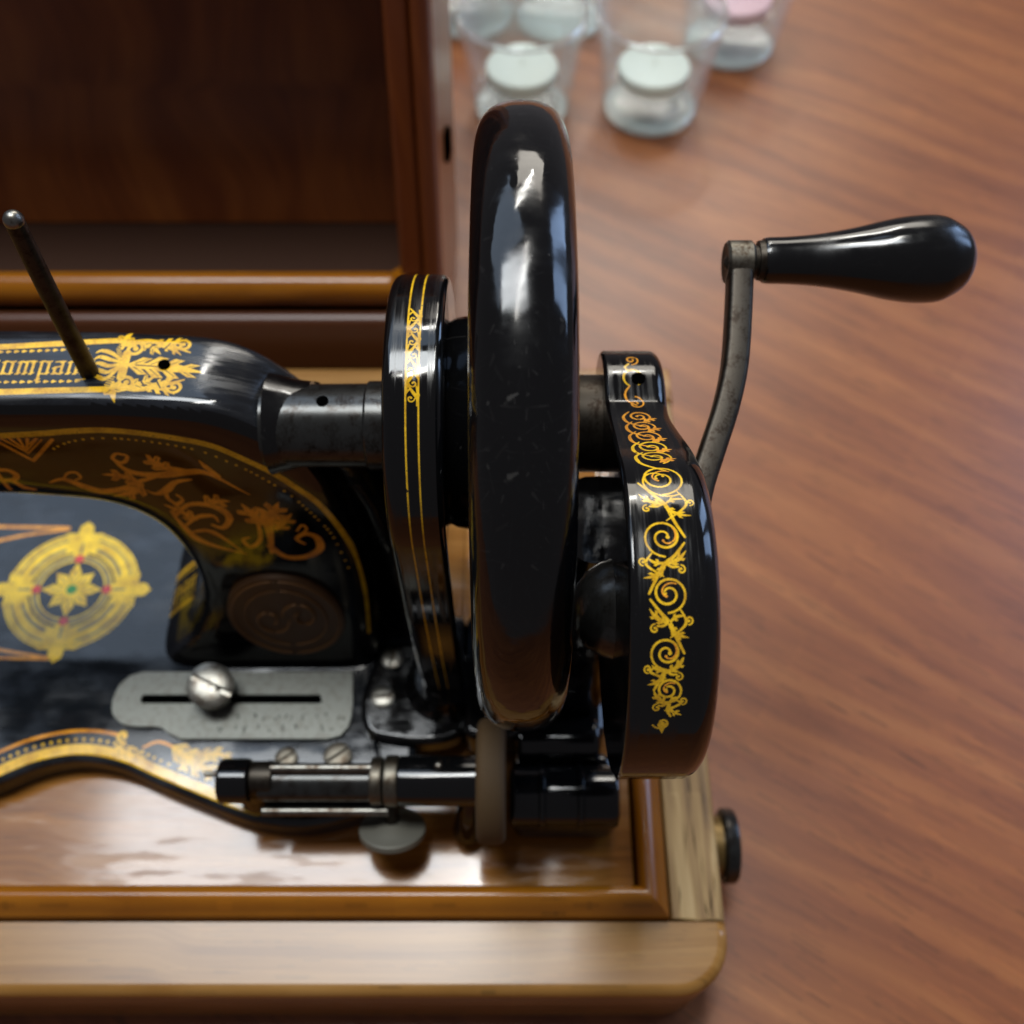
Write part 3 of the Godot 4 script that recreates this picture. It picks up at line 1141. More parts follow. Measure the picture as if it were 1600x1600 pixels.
	for sd in [-1.0, 1.0]:
		var es := PackedVector3Array()
		for k in 22:
			var a := k / 21.0 * TAU * 1.15
			es.append(Vector3(-64.5 + sd * (4.6 - cos(a) * (5.4 - a * 0.55)), 80.5 + sd * (sin(a) * (7.0 - a * 0.7) + 1.0), -131.2))
		obj("raised_scroll", lay.call(tube(es, [0.5], 8)), brass2, bd)

	# steel cover plate on the bed, with its slot, stamped marks and thumb screw
	var lower := smooth(xy([-119.4, -114.9, -118.6, -110.4, -115, -107.2, -110.5, -106.4, -104, -106.2, -101, -104.4, -97, -102.6]), 4)
	lower.append_array(xy([-54, -102.6, -50.4, -103.6, -48.2, -106.4, -47.6, -110, -47.6, -114.0, -56.6, -114.0]))
	lower.append_array(xy([-57.5, -113.5, -110.5, -113.5, -111.3, -114.9]))
	var upper := smooth(xy([-111.3, -114.9, -110.5, -116.3]), 1)
	upper.append_array(xy([-57.5, -116.3, -56.6, -114.0, -47.6, -114.0, -48.4, -123.6, -112, -123.6]))
	upper.append_array(smooth(xy([-115.6, -122.4, -118.4, -119.2, -119.4, -114.9]), 3))
	var pl := Surf.new()
	pl.add(prism(lower, 1, 53.6, 55.6, 0, 0))
	pl.add(prism(upper, 1, 53.6, 55.6, 0, 0))
	var cp := obj("cover_plate", pl, M.plate, t)
	obj("slot", rbox(-111, 53.8, -116.2, -57, 54.3, -113.6, 0.1), M.hole, cp)
	var r := RandomNumberGenerator.new()
	r.seed = 12
	var marks := Surf.new()
	for row in 2:
		for k in 11 - row * 1:
			var x := -88.0 + k * 3.7 + row * 2.0 + r.randf_range(-0.4, 0.4)
			var z := -109.8 + row * 3.6
			for q in r.randi_range(1, 3):
				var a := Vector3(x + r.randf_range(-0.7, 0.7), 55.55, z + r.randf_range(-0.8, 0.8))
				marks.add(tube(PackedVector3Array([a, a + Vector3(r.randf_range(-0.8, 0.8), 0, r.randf_range(0.3, 1.2))]), [0.19], 5))
	obj("stamped_marks", marks, M.hole, cp).set_meta("kind", "stuff")
	screw("thumb_screw", Vector3(-88.5, 62, -116), 6.6, Vector3(0.1, 1, 0.12), 2.75, t, M.steel)
	obj("thumb_screw_shank", cyl(Vector3(-88.5, 54, -116), Vector3(-88.5, 62.6, -116), 3.2), M.dark_steel, t)
	for q in [[Vector3(-50.7, 54, -97.5), 4.0], [Vector3(-65.6, 54, -97), 3.2]]:
		screw("bed_screw", q[0], q[1], Vector3.UP, 0.6, t, M.dull_steel)


func arm_paint() -> Paint:
	var p := Paint.new(-190, 50, -30, 170, 8, true, BLACK)
	var g := GOLD
	var o := GOLD2
	var c := func(a: Array) -> PackedVector2Array: return smooth(xy(a), 5)
	p.line(xy([-190, 155, -116.8, 156.1]), 2.0, 2.0, 2.0, g)
	p.line(c.call([-116.8, 156.1, -107.7, 156.9, -97.1, 158.1, -89.9, 158.1, -81.5, 156.9, -70.4, 154.6, -64.5, 151.9, -56.7, 146.5, -51.1, 139.4, -47.4, 133.2, -44.2, 122.7, -41.9, 110.2, -41.3, 98.7, -41.3, 85.3, -42.2, 69.4]), 2.1, 1.9, 0.9, g)
	# beads along the line
	var b: PackedVector2Array = c.call([-107.3, 150.4, -104.5, 152.4, -101.2, 153.9, -96.1, 155.1, -89.4, 155.1, -80.9, 153.9, -72.3, 151.9, -66.5, 149.1, -61.3, 145.9, -55.6, 140.0, -52.0, 134.4, -48.5, 126.4, -45.9, 118.0, -43.9, 100.2])
	var run := 0.0
	for k in b.size() - 1:
		run += b[k].distance_to(b[k + 1])
		if run > 1.5:
			run = 0.0
			p.dot(b[k], 0.42, g)
	for m in [[0.0, 1.0], [3.0, 0.5], [5.2, 0.4]]:
		p.line(xy([-119.5 + m[0] * 0.8, 155.5, -113.1, 146.2 + m[0], -105.5 - m[0] * 0.8, 154.6]), m[1], m[1], m[1], o)
	for k in 5:
		p.seg(Vector2(-113.1, 150), Vector2(-117 + k * 2.0, 155), 0.15, 0.45, o)
	# the maker's name ends in R here
	letters(p, "SINGER", Vector2(-172.0, 133.6), 9.4, 8.6, 1.25, o)
	# scrolls
	p.line(c.call([-91.9, 149.1, -90.3, 148.5, -91.0, 146.6, -92.6, 145.6, -94.0, 147.2, -92.6, 149.2, -90.6, 148.9]), 0.8, 1.2, 0.7, o)
	p.line(c.call([-94.0, 147.6, -92.8, 143.5, -90.0, 141.3, -84.7, 141.1, -78.0, 143.0, -73.2, 143.8, -69.2, 141.6, -63.7, 136.9]), 0.9, 2.6, 0.5, o)
	p.line(c.call([-85.0, 149.1, -84.7, 146.2, -81.9, 144.3, -76.3, 143.6]), 0.3, 3.0, 0.8, o)
	p.line(c.call([-73.3, 148.3, -72.0, 145.7, -69.6, 143.0]), 0.2, 1.8, 0.9, o)
	p.leaf(Vector2(-82, 143.6), Vector2(-85.6, 149.4), 4.4, 2, 0.1, o)
	p.line(c.call([-112.8, 136.9, -109.6, 138.3, -107.5, 137.5, -105.2, 135.2, -101.3, 132.9, -95.2, 134.6, -89.3, 138.6, -83.8, 141.3]), 0.6, 2.6, 1.0, o)
	p.line(c.call([-108.7, 138.6, -107.1, 140.8, -104.9, 141.3, -104.5, 139.1, -106.1, 138.0]), 0.6, 0.9, 0.6, o)
	p.leaf(Vector2(-91, 138), Vector2(-99, 140.4), 4.2, 2, -0.1, o)
	p.leaf(Vector2(-90.3, 136.6), Vector2(-99.5, 131.0), 4.7, 2, 0.12, o)
	p.line(c.call([-90.1, 134.4, -87.8, 132.9, -84.5, 135.2, -81.5, 138.6, -77.2, 140.3]), 0.3, 2.2, 0.7, o)
	p.line(c.call([-84.7, 135.6, -85.4, 131.4, -83.6, 129.4, -81.6, 131.5, -82.6, 133.2]), 1.1, 1.2, 0.8, o)
	p.line(c.call([-86.2, 125.8, -84.8, 120.9, -82.1, 115.4, -77.0, 112.2, -70.0, 109.5]), 0.5, 2.6, 0.3, o)
	p.line(c.call([-85.8, 123.4, -80.9, 129.4, -75.7, 130.9, -72.1, 129.4, -71.0, 125.8, -73.6, 121.5, -76.2, 122.4]), 0.8, 2.4, 0.9, o)
	p.line(c.call([-84.3, 119.6, -79.6, 124.9, -75.2, 126.4, -74.2, 124.0]), 0.7, 1.6, 0.5, o)
	p.line(c.call([-83.2, 117.7, -78.5, 119.6, -75.0, 117.1, -71.0, 110.6]), 0.5, 1.9, 0.3, o)
	p.leaf(Vector2(-76, 131), Vector2(-69, 133.4), 4.2, 2, 0.1, o)
	p.leaf(Vector2(-80, 124), Vector2(-87.4, 128.6), 3.9, 2, 0.0, o)
	p.leaf(Vector2(-63, 124), Vector2(-66.6, 133), 5.5, 2, 0.0, o)
	p.leaf(Vector2(-62, 124), Vector2(-57, 134.2), 6.0, 3, 0.0, o)
	p.leaf(Vector2(-60, 122), Vector2(-54.6, 129.4), 4.2, 2, 0.0, o)
	p.line(c.call([-65.2, 127.9, -61.8, 129.9, -61.5, 126.4, -61.9, 120.2, -63.3, 110.5]), 0.9, 3.0, 1.1, o)
	p.line(c.call([-63.9, 126.4, -65.0, 117.1, -68.3, 113.2, -69.6, 116.2, -67.7, 117.7]), 1.0, 1.5, 0.7, o)
	p.line(c.call([-63.2, 113.8, -59.9, 108.8, -54.6, 109.0, -50.2, 113.0, -50.1, 118.4, -52.8, 120.2, -55.4, 117.7, -53.8, 115.4]), 1.8, 2.2, 0.8, o)
	p.line(c.call([-54.7, 121.5, -52.9, 124.3, -52.1, 122.4, -53.4, 120.6]), 0.6, 0.9, 0.6, o)
	# fine line along the inner edge of the arch
	p.line(c.call([-190, 131, -141, 131.2, -116, 130.0, -101, 126.2, -91.6, 118.6, -87.4, 109.6]), 0.8, 0.8, 0.4, o)
	return p


func letters(p: Paint, word: String, at: Vector2, step: float, high: float, w: float, col: Color) -> void:
	# roman capitals drawn with strokes: start, end in units of the letter box
	var strokes := {
		"S": [[0.62, 0.86, 0.4, 1.0, 0.14, 0.86, 0.2, 0.62, 0.52, 0.42, 0.6, 0.18, 0.36, 0.0, 0.08, 0.14]],
		"I": [[0.35, 0, 0.35, 1], [0.15, 0, 0.55, 0], [0.15, 1, 0.55, 1]],
		"N": [[0.1, 0, 0.1, 1], [0.1, 1, 0.62, 0], [0.62, 0, 0.62, 1]],
		"G": [[0.66, 0.84, 0.4, 1.0, 0.1, 0.72, 0.1, 0.28, 0.38, 0.0, 0.64, 0.14, 0.64, 0.42], [0.46, 0.42, 0.74, 0.42]],
		"E": [[0.12, 0, 0.12, 1], [0.05, 0, 0.62, 0], [0.05, 1, 0.6, 1], [0.12, 0.52, 0.46, 0.52]],
		"R": [[0.12, 0, 0.12, 1], [0.05, 1, 0.44, 1, 0.6, 0.78, 0.46, 0.54, 0.14, 0.5], [0.36, 0.52, 0.56, 0.1, 0.8, 0.0]],
	}
	for k in word.length():
		for s in strokes[word[k]]:
			var q := PackedVector2Array()
			for e in range(0, s.size(), 2):
				q.append(at + Vector2(k * step + s[e] * step * 0.95, s[e + 1] * high))
			p.line(smooth(q, 5) if q.size() > 3 else q, w, w * 1.3, w, col)


func arm_top_paint() -> Paint:
	var p := Paint.new(-190, -166, -36, -134, 9, false, Color(0.085, 0.09, 0.10))
	var r := RandomNumberGenerator.new()
	r.seed = 8
	for k in 500:
		var q := Vector2(r.randf_range(-190, -36), r.randf_range(-166, -134))
		var g := r.randf_range(0.12, 0.3)
		p.seg(q, q + Vector2(r.randf_range(-1.4, 1.4), r.randf_range(-0.5, 0.5)), r.randf() * 0.12, 0.03, Color(g, g, g * 1.06, 0.6))
	var g := Color(0.86, 0.67, 0.15)
	p.line(xy([-190, -153.2, -116, -156.0, -88, -158.2]), 1.7, 1.7, 1.7, g)
	p.line(xy([-190, -142.2, -116, -142.9, -88, -143.8]), 1.6, 1.6, 1.6, g)
	for k in 54:
		var x := -190.0 + k * 1.75
		if x < -94:
			p.seg(Vector2(x, -150.9 - (x + 190) * 0.048), Vector2(x + 0.7, -150.9 - (x + 190.7) * 0.048), 0.48, 0.14, g)
			p.seg(Vector2(x, -144.3 - (x + 190) * 0.018), Vector2(x + 0.7, -144.3 - (x + 190.7) * 0.018), 0.48, 0.14, g)
	# black-letter word
	blackletter(p, Vector2(-119.6, -148.1), g)
	# volutes and bar
	p.seg(Vector2(-87.6, -154.2), Vector2(-87.6, -147.2), 1.0, 1.0, g)
	p.spiral(Vector2(-86.4, -155.6), 2.6, PI, 1.5, 0.9, g)
	p.spiral(Vector2(-86.6, -145.8), 2.5, -PI, -1.5, 0.9, g)
	for k in 9:
		p.seg(Vector2(-90.2 + absf(k - 4) * 0.2, -157.8 + k * 0.6), Vector2(-89.2 + absf(k - 4) * 0.2, -157.6 + k * 0.6), 0.16, 0.16, g)
		p.seg(Vector2(-90.8 + absf(k - 4) * 0.2, -147.4 + k * 0.6), Vector2(-89.8 + absf(k - 4) * 0.2, -147.2 + k * 0.6), 0.16, 0.16, g)
	# tips above and below
	p.leaf(Vector2(-89.2, -157.0), Vector2(-88.0, -161.6), 3.0, 1, 0.0, g)
	p.leaf(Vector2(-89.2, -145.0), Vector2(-88.0, -140.6), 3.0, 1, 0.0, g)
	# spear leaf
	p.leaf(Vector2(-86.2, -150.8), Vector2(-69.6, -149.4), 4.6, 4, 0.0, g)
	p.seg(Vector2(-76, -150.2), Vector2(-69.6, -149.4), 1.2, 0.05, g)
	p.seg(Vector2(-85, -150.8), Vector2(-78, -150.4), 0.14, 0.1, BLACK)
	# acanthus above and below the spear, ending in curls
	for s in [-1.0, 1.0]:
		var f := func(x: float, y: float) -> Vector2: return Vector2(x, -151.0 + s * y)
		p.line(smooth(PackedVector2Array([f.call(-88, 6.0), f.call(-84, 7.0), f.call(-80, 6.4), f.call(-76.6, 5.2), f.call(-73.6, 4.0)])), 1.7, 1.3, 0.4, g)
		p.leaf(f.call(-85, 6.0), f.call(-80, 3.0), 2.6, 2, 0.1 * s, g)
		p.leaf(f.call(-82, 6.6), f.call(-75, 8.2), 2.2, 3, -0.1 * s, g)
		p.leaf(f.call(-80, 5.4), f.call(-75.4, 3.0), 1.8, 2, 0.1 * s, g)
		p.spiral(f.call(-75.4, 6.0), 2.0, PI if s < 0 else -PI, 1.2 * -s, 0.8, g)
		p.seg(f.call(-83.4, 4.2), f.call(-82.0, 6.2), 0.22, 0.12, BLACK)
		p.seg(f.call(-79.6, 4.6), f.call(-78.4, 6.6), 0.18, 0.1, BLACK)
	# flames on the left of the bar
	for k in 5:
		var y := -154.4 + k * 1.85
		p.line(smooth(PackedVector2Array([Vector2(-88.8, -151 + (k - 2) * 0.7), Vector2(-91, y + 0.3), Vector2(-93.4, y - 0.5), Vector2(-94.6, y + 0.2)])), 0.7, 1.2, 0.3, g)
	return p


func blackletter(p: Paint, at: Vector2, col: Color) -> void:
	# «Company» in a narrow broken script; x to the right, z towards the viewer, 4 mm high
	var x := at.x
	var z := at.y
	var stem := func(px: float, h0 := 0.0, h1 := 3.4) -> void:
		p.seg(Vector2(px, z - h0), Vector2(px, z - h1), 0.33, 0.33, col)
		p.seg(Vector2(px - 0.5, z - h0 + 0.1), Vector2(px + 0.5, z - h0 - 0.3), 0.2, 0.2, col)
		p.seg(Vector2(px - 0.5, z - h1 + 0.2), Vector2(px + 0.5, z - h1 - 0.2), 0.22, 0.22, col)
	var bar := func(a: float, ha: float, b: float, hb: float, w := 0.2) -> void:
		p.seg(Vector2(a, z - ha), Vector2(b, z - hb), w, w, col)
	# C
	p.line(smooth(PackedVector2Array([Vector2(x + 3.6, z - 3.6), Vector2(x + 2.0, z - 4.9), Vector2(x + 0.3, z - 3.4), Vector2(x + 0.3, z - 1.2), Vector2(x + 1.8, z + 0.2), Vector2(x + 3.6, z - 0.9)]), 5), 0.5, 1.0, 0.4, col)
	stem.call(x + 2.1, 0.6, 4.2)
	# o
	stem.call(x + 5.1)
	stem.call(x + 6.9)
	bar.call(x + 5.1, 3.6, x + 6.9, 3.4)
	bar.call(x + 5.1, 0.0, x + 6.9, -0.1)
	# m
	for k in 3:
		stem.call(x + 8.6 + k * 1.5)
	bar.call(x + 8.6, 3.3, x + 11.6, 3.7)
	# p
	stem.call(x + 13.4, -1.8, 3.5)
	stem.call(x + 15.1)
	bar.call(x + 13.4, 3.5, x + 15.1, 3.5)
	bar.call(x + 13.4, 0.0, x + 15.1, 0.0)
	# a
	stem.call(x + 18.2)
	bar.call(x + 16.5, 3.4, x + 18.2, 3.6)
	bar.call(x + 16.6, 1.9, x + 18.2, 2.1)
	stem.call(x + 16.7, 0.0, 1.7)
	bar.call(x + 16.7, 0.0, x + 18.0, 0.0)
	# n
	stem.call(x + 19.9)
	stem.call(x + 21.5)
	bar.call(x + 19.9, 3.3, x + 21.5, 3.7)
	# y
	stem.call(x + 23.1)
	stem.call(x + 24.6, 0.0, 3.6)
	bar.call(x + 23.1, 0.0, x + 24.6, 0.0)
	p.line(smooth(PackedVector2Array([Vector2(x + 24.6, z), Vector2(x + 24.0, z + 1.5), Vector2(x + 22.0, z + 1.7)]), 5), 0.6, 0.5, 0.3, col)


func build_bracket(t: Node3D) -> void:
	# upright slab round the shaft, on a flange screwed to the bed
	var c := Vector2(-143.6, 154)
	var out := PackedVector2Array()
	for k in 31:
		var a := deg_to_rad(-4 + 188.0 * k / 30)
		out.append(c + Vector2(cos(a), sin(a)) * 33.8)
	out.append_array(smooth(xy([-176.4, 130, -174, 100, -172, 75, -171, 52]), 4))
	out.append_array(smooth(xy([-116, 52, -114.6, 66, -112, 90, -110.2, 120]), 4))
	# length along the front outline, for the gold lines
	var s_at := {}
	var front := PackedVector2Array()
	for k in range(out.size() - 13, out.size()):
		front.append(out[k])
	for k in 25:
		front.append(out[k])
	var lens := [0.0]
	for k in range(1, front.size()):
		lens.append(lens[-1] + front[k].distance_to(front[k - 1]))
	var total: float = lens[-1]
	var p := Paint.new(0, 0, total, 12, 9, false, BLACK)
	for x in [5.1, 7.7]:
		p.line(xy([2, x, total - 4, x]), 0.42, 0.42, 0.42, GOLD)
	# the filled length near the top: a key pattern of scrolls
	var a0 := total - 50.0
	var n := 7
	for k in n:
		var s := a0 + k * 3.05
		var up := 1.0 if k % 2 == 0 else -1.0
		p.spiral(Vector2(s, 6.4 - 0.25 * up), 0.85, PI * 0.5 * up, 0.9 * up, 0.34, GOLD)
		p.line(smooth(xy([s - 1.5, 6.4 + up, s, 6.4 + up * 1.05, s + 1.5, 6.4, s + 3.0, 6.4 - up])), 0.3, 0.75, 0.3, GOLD)
		p.seg(Vector2(s + 1.2, 6.4 - up * 1.2), Vector2(s + 2.0, 6.4 - up * 0.3), 0.32, 0.14, GOLD)
		p.seg(Vector2(s + 0.6, 6.4 + up * 1.3), Vector2(s + 2.4, 6.4 + up * 0.9), 0.34, 0.2, GOLD)
	for k in 160:
		p.dot(Vector2(randf() * total, randf() * 12), 0.06, Color(0.3, 0.3, 0.3, 0.7))
	var uvf := func(q: Vector3) -> Vector2:
		var w := Vector2(q.z, q.y)
		var best := 1e9
		var s := 0.0
		for k in front.size() - 1:
			var near := Geometry2D.get_closest_point_to_segment(w, front[k], front[k + 1])
			var d := near.distance_to(w)
			if d < best:
				best = d
				s = lens[k] + near.distance_to(front[k])
		return p.uv(Vector2(s, q.x + 26.4))
	var m := mat(Color.WHITE, 1.0)
	smudged(m, 1.2)
	p.age(0.05, 74)
	m.albedo_texture = p.tex()
	m.texture_repeat = false
	obj("hand_attachment_bracket", prism(out, 0, -26.4, -14.0, 2.2, 1.6, uvf), m, t)
	var fl := smooth(xy([-45, -112, -43.6, -121, -40, -130, -33, -133, -20, -131, -13, -127, -12, -116, -14, -104, -24, -100.6, -36, -101.4, -42.5, -104]), 4, true)
	var flange := obj("bracket_flange", prism(fl, 1, 50, 57.5, 0.5, 2.2), M.worn_enamel, t)
	screw("flange_screw", Vector3(-38.4, 57.2, -114.6), 3.4, Vector3.UP, 0.1, flange, M.steel)
	screw("flange_screw", Vector3(-36.4, 57.2, -127.0), 3.2, Vector3.UP, 1.4, flange, M.steel)
	obj("slab_foot", lathe(xy([0, 0, 0, 12.5, 2, 12.5, 4.5, 10.5, 8, 9.2, 8, 0]), Vector3(-19.5, 55.5, -119), Vector3.UP, 40), M.enamel, flange)
	# extension of the casting to the right and the post that carries the gear case
	obj("bracket_foot", rbox(-14, 47, -140, 27, 62.5, -100.5, 2.4), M.enamel, t)
	obj("gear_case_post", tube(PackedVector3Array([Vector3(18, 50, -118), Vector3(18, 80, -118), Vector3(19, 112, -118), Vector3(21, 150, -120)]), [12.0, 10.5, 10.5, 12.0], 24, 0.75, Vector3.RIGHT, 0.6), M.enamel, t)
	for k in 2:
		obj("casting_pip", ball(Vector3(15.4 - k * 11, 62.4, -102.6), 1.0, 0.6), M.enamel, t)


func build_wheel(t: Node3D) -> void:
	var c := Vector3(2.0, 154, -143.6)
	var w := Node3D.new()
	w.name = "handwheel"
	t.add_child(w)
	var prof := PackedVector2Array()
	for k in 37:
		var a := TAU * k / 36 + PI * 0.5
		var e := 0.86
		prof.append(Vector2(9.7 * signf(cos(a)) * pow(absf(cos(a)), e), 61 - 9.0 * signf(sin(a)) * pow(absf(sin(a)), e) * (1.0 if sin(a) < 0 else 0.9)))
	obj("rim", lathe(prof, c, Vector3.RIGHT, 128), M.enamel, w)
	obj("hub", lathe(xy([-16, 0, -16, 23.4, -14.5, 24.2, -12, 24.6, -9.5, 27, -7.6, 30.2, -6.0, 31.4, -3, 31.4, -1, 30, 3, 18, 5, 14.5, 9.4, 13.6, 9.4, 0]), c, Vector3.RIGHT, 64), M.enamel, w)
	for k in 5:
		var a := TAU * k / 5 + 0.35
		var d := Vector3(0, sin(a), cos(a))
		var e := Vector3(0, cos(a), -sin(a))
		obj("spoke", tube(PackedVector3Array([c + d * 26 + Vector3(-2, 0, 0), c + d * 38 + e * 1.5 + Vector3(-1, 0, 0), c + d * 55]), [5.0, 4.0, 5.0], 16, 0.7), M.enamel, w)
	obj("shaft_collar", lathe(xy([9.3, 0, 9.3, 10.6, 10, 11.3, 18.4, 11.3, 19, 10.6, 19, 0]), c, Vector3.RIGHT, 48), M.dark_steel, w)


func build_crank(t: Node3D) -> void:
	# gear case: round the shaft behind, round the large gear in front
	var hub := Vector2(-143.6, 154)
	var gear := Vector2(-94, 157)
	var out := PackedVector2Array()
	for k in 15:
		var a := deg_to_rad(232.0 - 154.0 * k / 14)
		out.append(hub + Vector2(cos(a), sin(a)) * 16.8)
	out.append_array(smooth(xy([-137.6, 170.3, -134.2, 171.6, -130.0, 173.9, -122, 178.8, -115.5, 182.7]), 3))
	for k in 45:
		var a := deg_to_rad(120.5 - 256.5 * k / 44)
		out.append(gear + Vector2(cos(a), sin(a)) * 33.6)
	var lens := [0.0]
	for k in range(1, out.size()):
		lens.append(lens[-1] + out[k].distance_to(out[k - 1]))
	var p := Paint.new(20, 0, 155, 14, 11, false, BLACK)
	# lengths of marked directions
	var at_gear := func(deg: float) -> float:
		var q := gear + Vector2(cos(deg_to_rad(deg)), sin(deg_to_rad(deg))) * 33.6
		var best := 0
		for k in out.size():
			if out[k].distance_to(q) < out[best].distance_to(q):
				best = k
		return lens[best]
	var stems := [[at_gear.call(111.5), 7.2, 4.4], [at_gear.call(87.5), 6.6, 3.7], [at_gear.call(67.5), 6.9, 3.3], [at_gear.call(51.5), 6.6, 3.0], [at_gear.call(38.5), 7.1, 2.5]]
	var s0: float = stems[0][0]
	var g := GOLD
	# leading scrolls round the oil hole on the shaft end
	var h: float = lens[0] + 16.8 * deg_to_rad(232.0 - 90.0)
	var ring := PackedVector2Array()
	for k in 21:
		ring.append(Vector2(h, 7.1) + Vector2(cos(TAU * k / 24.0 + 0.6), sin(TAU * k / 24.0 + 0.6)) * 2.3)
	p.line(ring, 0.4, 0.75, 0.4, g)
	p.spiral(Vector2(h - 6.0, 7.2), 1.9, 0.0, 1.3, 0.45, GOLD2)
	p.line(smooth(xy([h - 4.4, 6.4, h - 3.2, 5.4, h - 2.2, 6.0])), 0.5, 0.6, 0.4, g)
	p.line(smooth(xy([h + 2.2, 6.2, h + 4.0, 5.0, h + 6, 5.4, h + 8, 7.5])), 0.4, 0.6, 0.4, GOLD2)
	p.spiral(Vector2(h + 7.2, 7.4), 2.2, PI, -1.2, 0.45, GOLD2)
	for f in [0.22, 0.36, 0.50, 0.64, 0.78]:
		var e: float = lerpf(h + 5.0, s0, f)
		p.spiral(Vector2(e, 7.2), 2.6 + f, 0.4, 1.6, 0.55, g if f > 0.5 else GOLD2)
		p.line(smooth(xy([e - 2.6, 5.2, e, 3.6, e + 3.4, 4.4, e + 6.0, 8.6])), 0.3, 0.8, 0.3, g if f > 0.5 else GOLD2)
		p.leaf(Vector2(e + 2.6, 8.0), Vector2(e + 1.0, 11.2), 1.7, 2, 0.1, GOLD2)
	for k in stems.size():
		var s: float = stems[k][0]
		var x: float = stems[k][1]
		var r: float = stems[k][2]
		var side := 1.0 if k % 2 == 0 else -1.0
		p.spiral(Vector2(s, x), r, 0.0, 1.75 * side, 0.5, g)
		p.spiral(Vector2(s + r * 0.06, x), r * 0.72, PI * 0.8, 0.45 * side, 0.34, GOLD2)
		if k == 0:
			p.spiral(Vector2(s, x), r * 1.2, PI * 0.2, -0.7, 0.42, g)
		# stem to the next scroll, thick in its middle
		var nxt: float = stems[k + 1][0] if k < stems.size() - 1 else s + 5.4
		var nr: float = stems[k + 1][2] if k < stems.size() - 1 else 1.4
		var nx: float = stems[k + 1][1] if k < stems.size() - 1 else 6.4
		var m := (s + nxt) / 2
		p.line(smooth(xy([s + r * 0.3, x - side * r * 0.95, s + r * 0.95, x - side * r * 0.45, m, x + side * 0.2, nxt - nr * 0.9, nx + side * nr * 0.55, nxt, nx + side * nr])), 0.4, 0.8, 0.45, g)
		# small leaves and curls in the spandrels
		p.leaf(Vector2(m - 0.3, x + side * 0.3), Vector2(m - 1.3, x + side * r * 0.85), 1.0, 1, 0.15, g)
		p.spiral(Vector2(m + 0.9, x - side * r * 0.72), 0.85, PI * side, 1.0 * side, 0.36, g)
		p.line(smooth(xy([m - 0.2, x, m + 0.4, x - side * r * 0.3, m + 0.4, x - side * r * 0.62])), 0.3, 0.5, 0.3, g)
		p.dot(Vector2(m - 1.2, x - side * r * 0.6), 0.3, g)
		p.leaf(Vector2(m - 0.2, x - side * 0.4), Vector2(m - 2.6, x - side * r * 1.0), 1.4, 2, 0.12 * side, g)
		p.leaf(Vector2(m + 0.6, x + side * 0.2), Vector2(m + 2.4, x + side * r * 1.05), 1.3, 2, -0.12 * side, g)
		p.spiral(Vector2(m - 0.6, x + side * r * 1.05), 0.8, 0.0, 1.0 * side, 0.36, g)
		p.line(smooth(xy([s + r * 0.8, x + side * r * 0.6, m, x + side * r * 0.9, nxt - nr * 0.9, nx + side * nr * 0.2])), 0.25, 0.55, 0.25, g)
	var fin: float = at_gear.call(27.0)
	p.spiral(Vector2(fin, 6.4), 1.7, -1.2, 0.8, 0.5, g)
	p.seg(Vector2(fin + 0.6, 6.4), Vector2(fin + 2.6, 6.6), 0.8, 0.1, g)
	for k in 120:
		p.dot(Vector2(20 + randf() * 135, randf() * 14), 0.05, Color(0.3, 0.3, 0.3, 0.7))
	var uvf := func(q: Vector3) -> Vector2:
		var w := Vector2(q.z, q.y)
		var best := 1e9
		var s := 0.0
		for k in out.size() - 1:
			var near := Geometry2D.get_closest_point_to_segment(w, out[k], out[k + 1])
			var d := near.distance_to(w)
			if d < best:
				best = d
				s = lens[k] + near.distance_to(out[k])
		return p.uv(Vector2(s, q.x - 20.0))
	var m2 := mat(Color.WHITE, 1.0)
	smudged(m2, 1.2)
	p.age(0.05, 75)
	m2.albedo_texture = p.tex()
	m2.texture_repeat = false
	var case := prism(out, 0, 20.2, 36.6, 1.0, 4.2, uvf, 6)
	for k in case.v.size():
		if case.v[k].x > 28.0:
			case.v[k].x -= 2.6 * smoothstep(-114.0, -136.0, case.v[k].z) * (case.v[k].x - 28.0) / 8.6
	var gc := obj("gear_case", case, m2, t)
	obj("oil_hole", cyl(Vector3(27.6, 166, -143.4), Vector3(27.6, 171.0, -143.3), 1.5, 0.05), M.hole, gc)
	# boss of the gear axle on the inner face, cover rim and screws on the outer face
	obj("axle_boss", lathe(xy([20.8, 0, 20.8, 10.5, 18, 9.6, 15, 7.6, 13.2, 5, 12.6, 2.4, 12.6, 0]), Vector3(0, 157, -94), Vector3.RIGHT, 40), M.iron, gc)
	for k in 4:
		var a := deg_to_rad(82 - k * 38.0)
		screw("cover_screw", Vector3(36.2, 157 + 26 * sin(a), -94 + 26 * cos(a)), 2.0, Vector3.RIGHT, 0.4 * k, gc, M.japan)

	# crank arm with its turned handle
	var dir := Vector3(0, sin(deg_to_rad(15)), -cos(deg_to_rad(15)))
	var g0 := Vector3(0, 157, -94)
	var path := PackedVector3Array()
	for q in smooth(xy([0, 36.8, 12, 37.2, 24, 39.2, 34, 42.6, 44, 46.2, 54, 48.8, 66, 50.4, 80, 51.8]), 4):
		path.append(g0 + dir * q.x + Vector3(q.y, 0, 0))
	var cr := Node3D.new()
	cr.name = "crank"
	t.add_child(cr)
	obj("crank_arm", tube(path, [3.6], 24, 0.78, Vector3.RIGHT, 0.42), M.dark_steel, cr)
	obj("crank_hub", lathe(xy([34.6, 0, 34.6, 8, 35.2, 8.6, 38, 8.6, 38.6, 8, 38.6, 0]), g0, Vector3.RIGHT, 40), M.dark_steel, cr)
	var tip := g0 + dir * 80
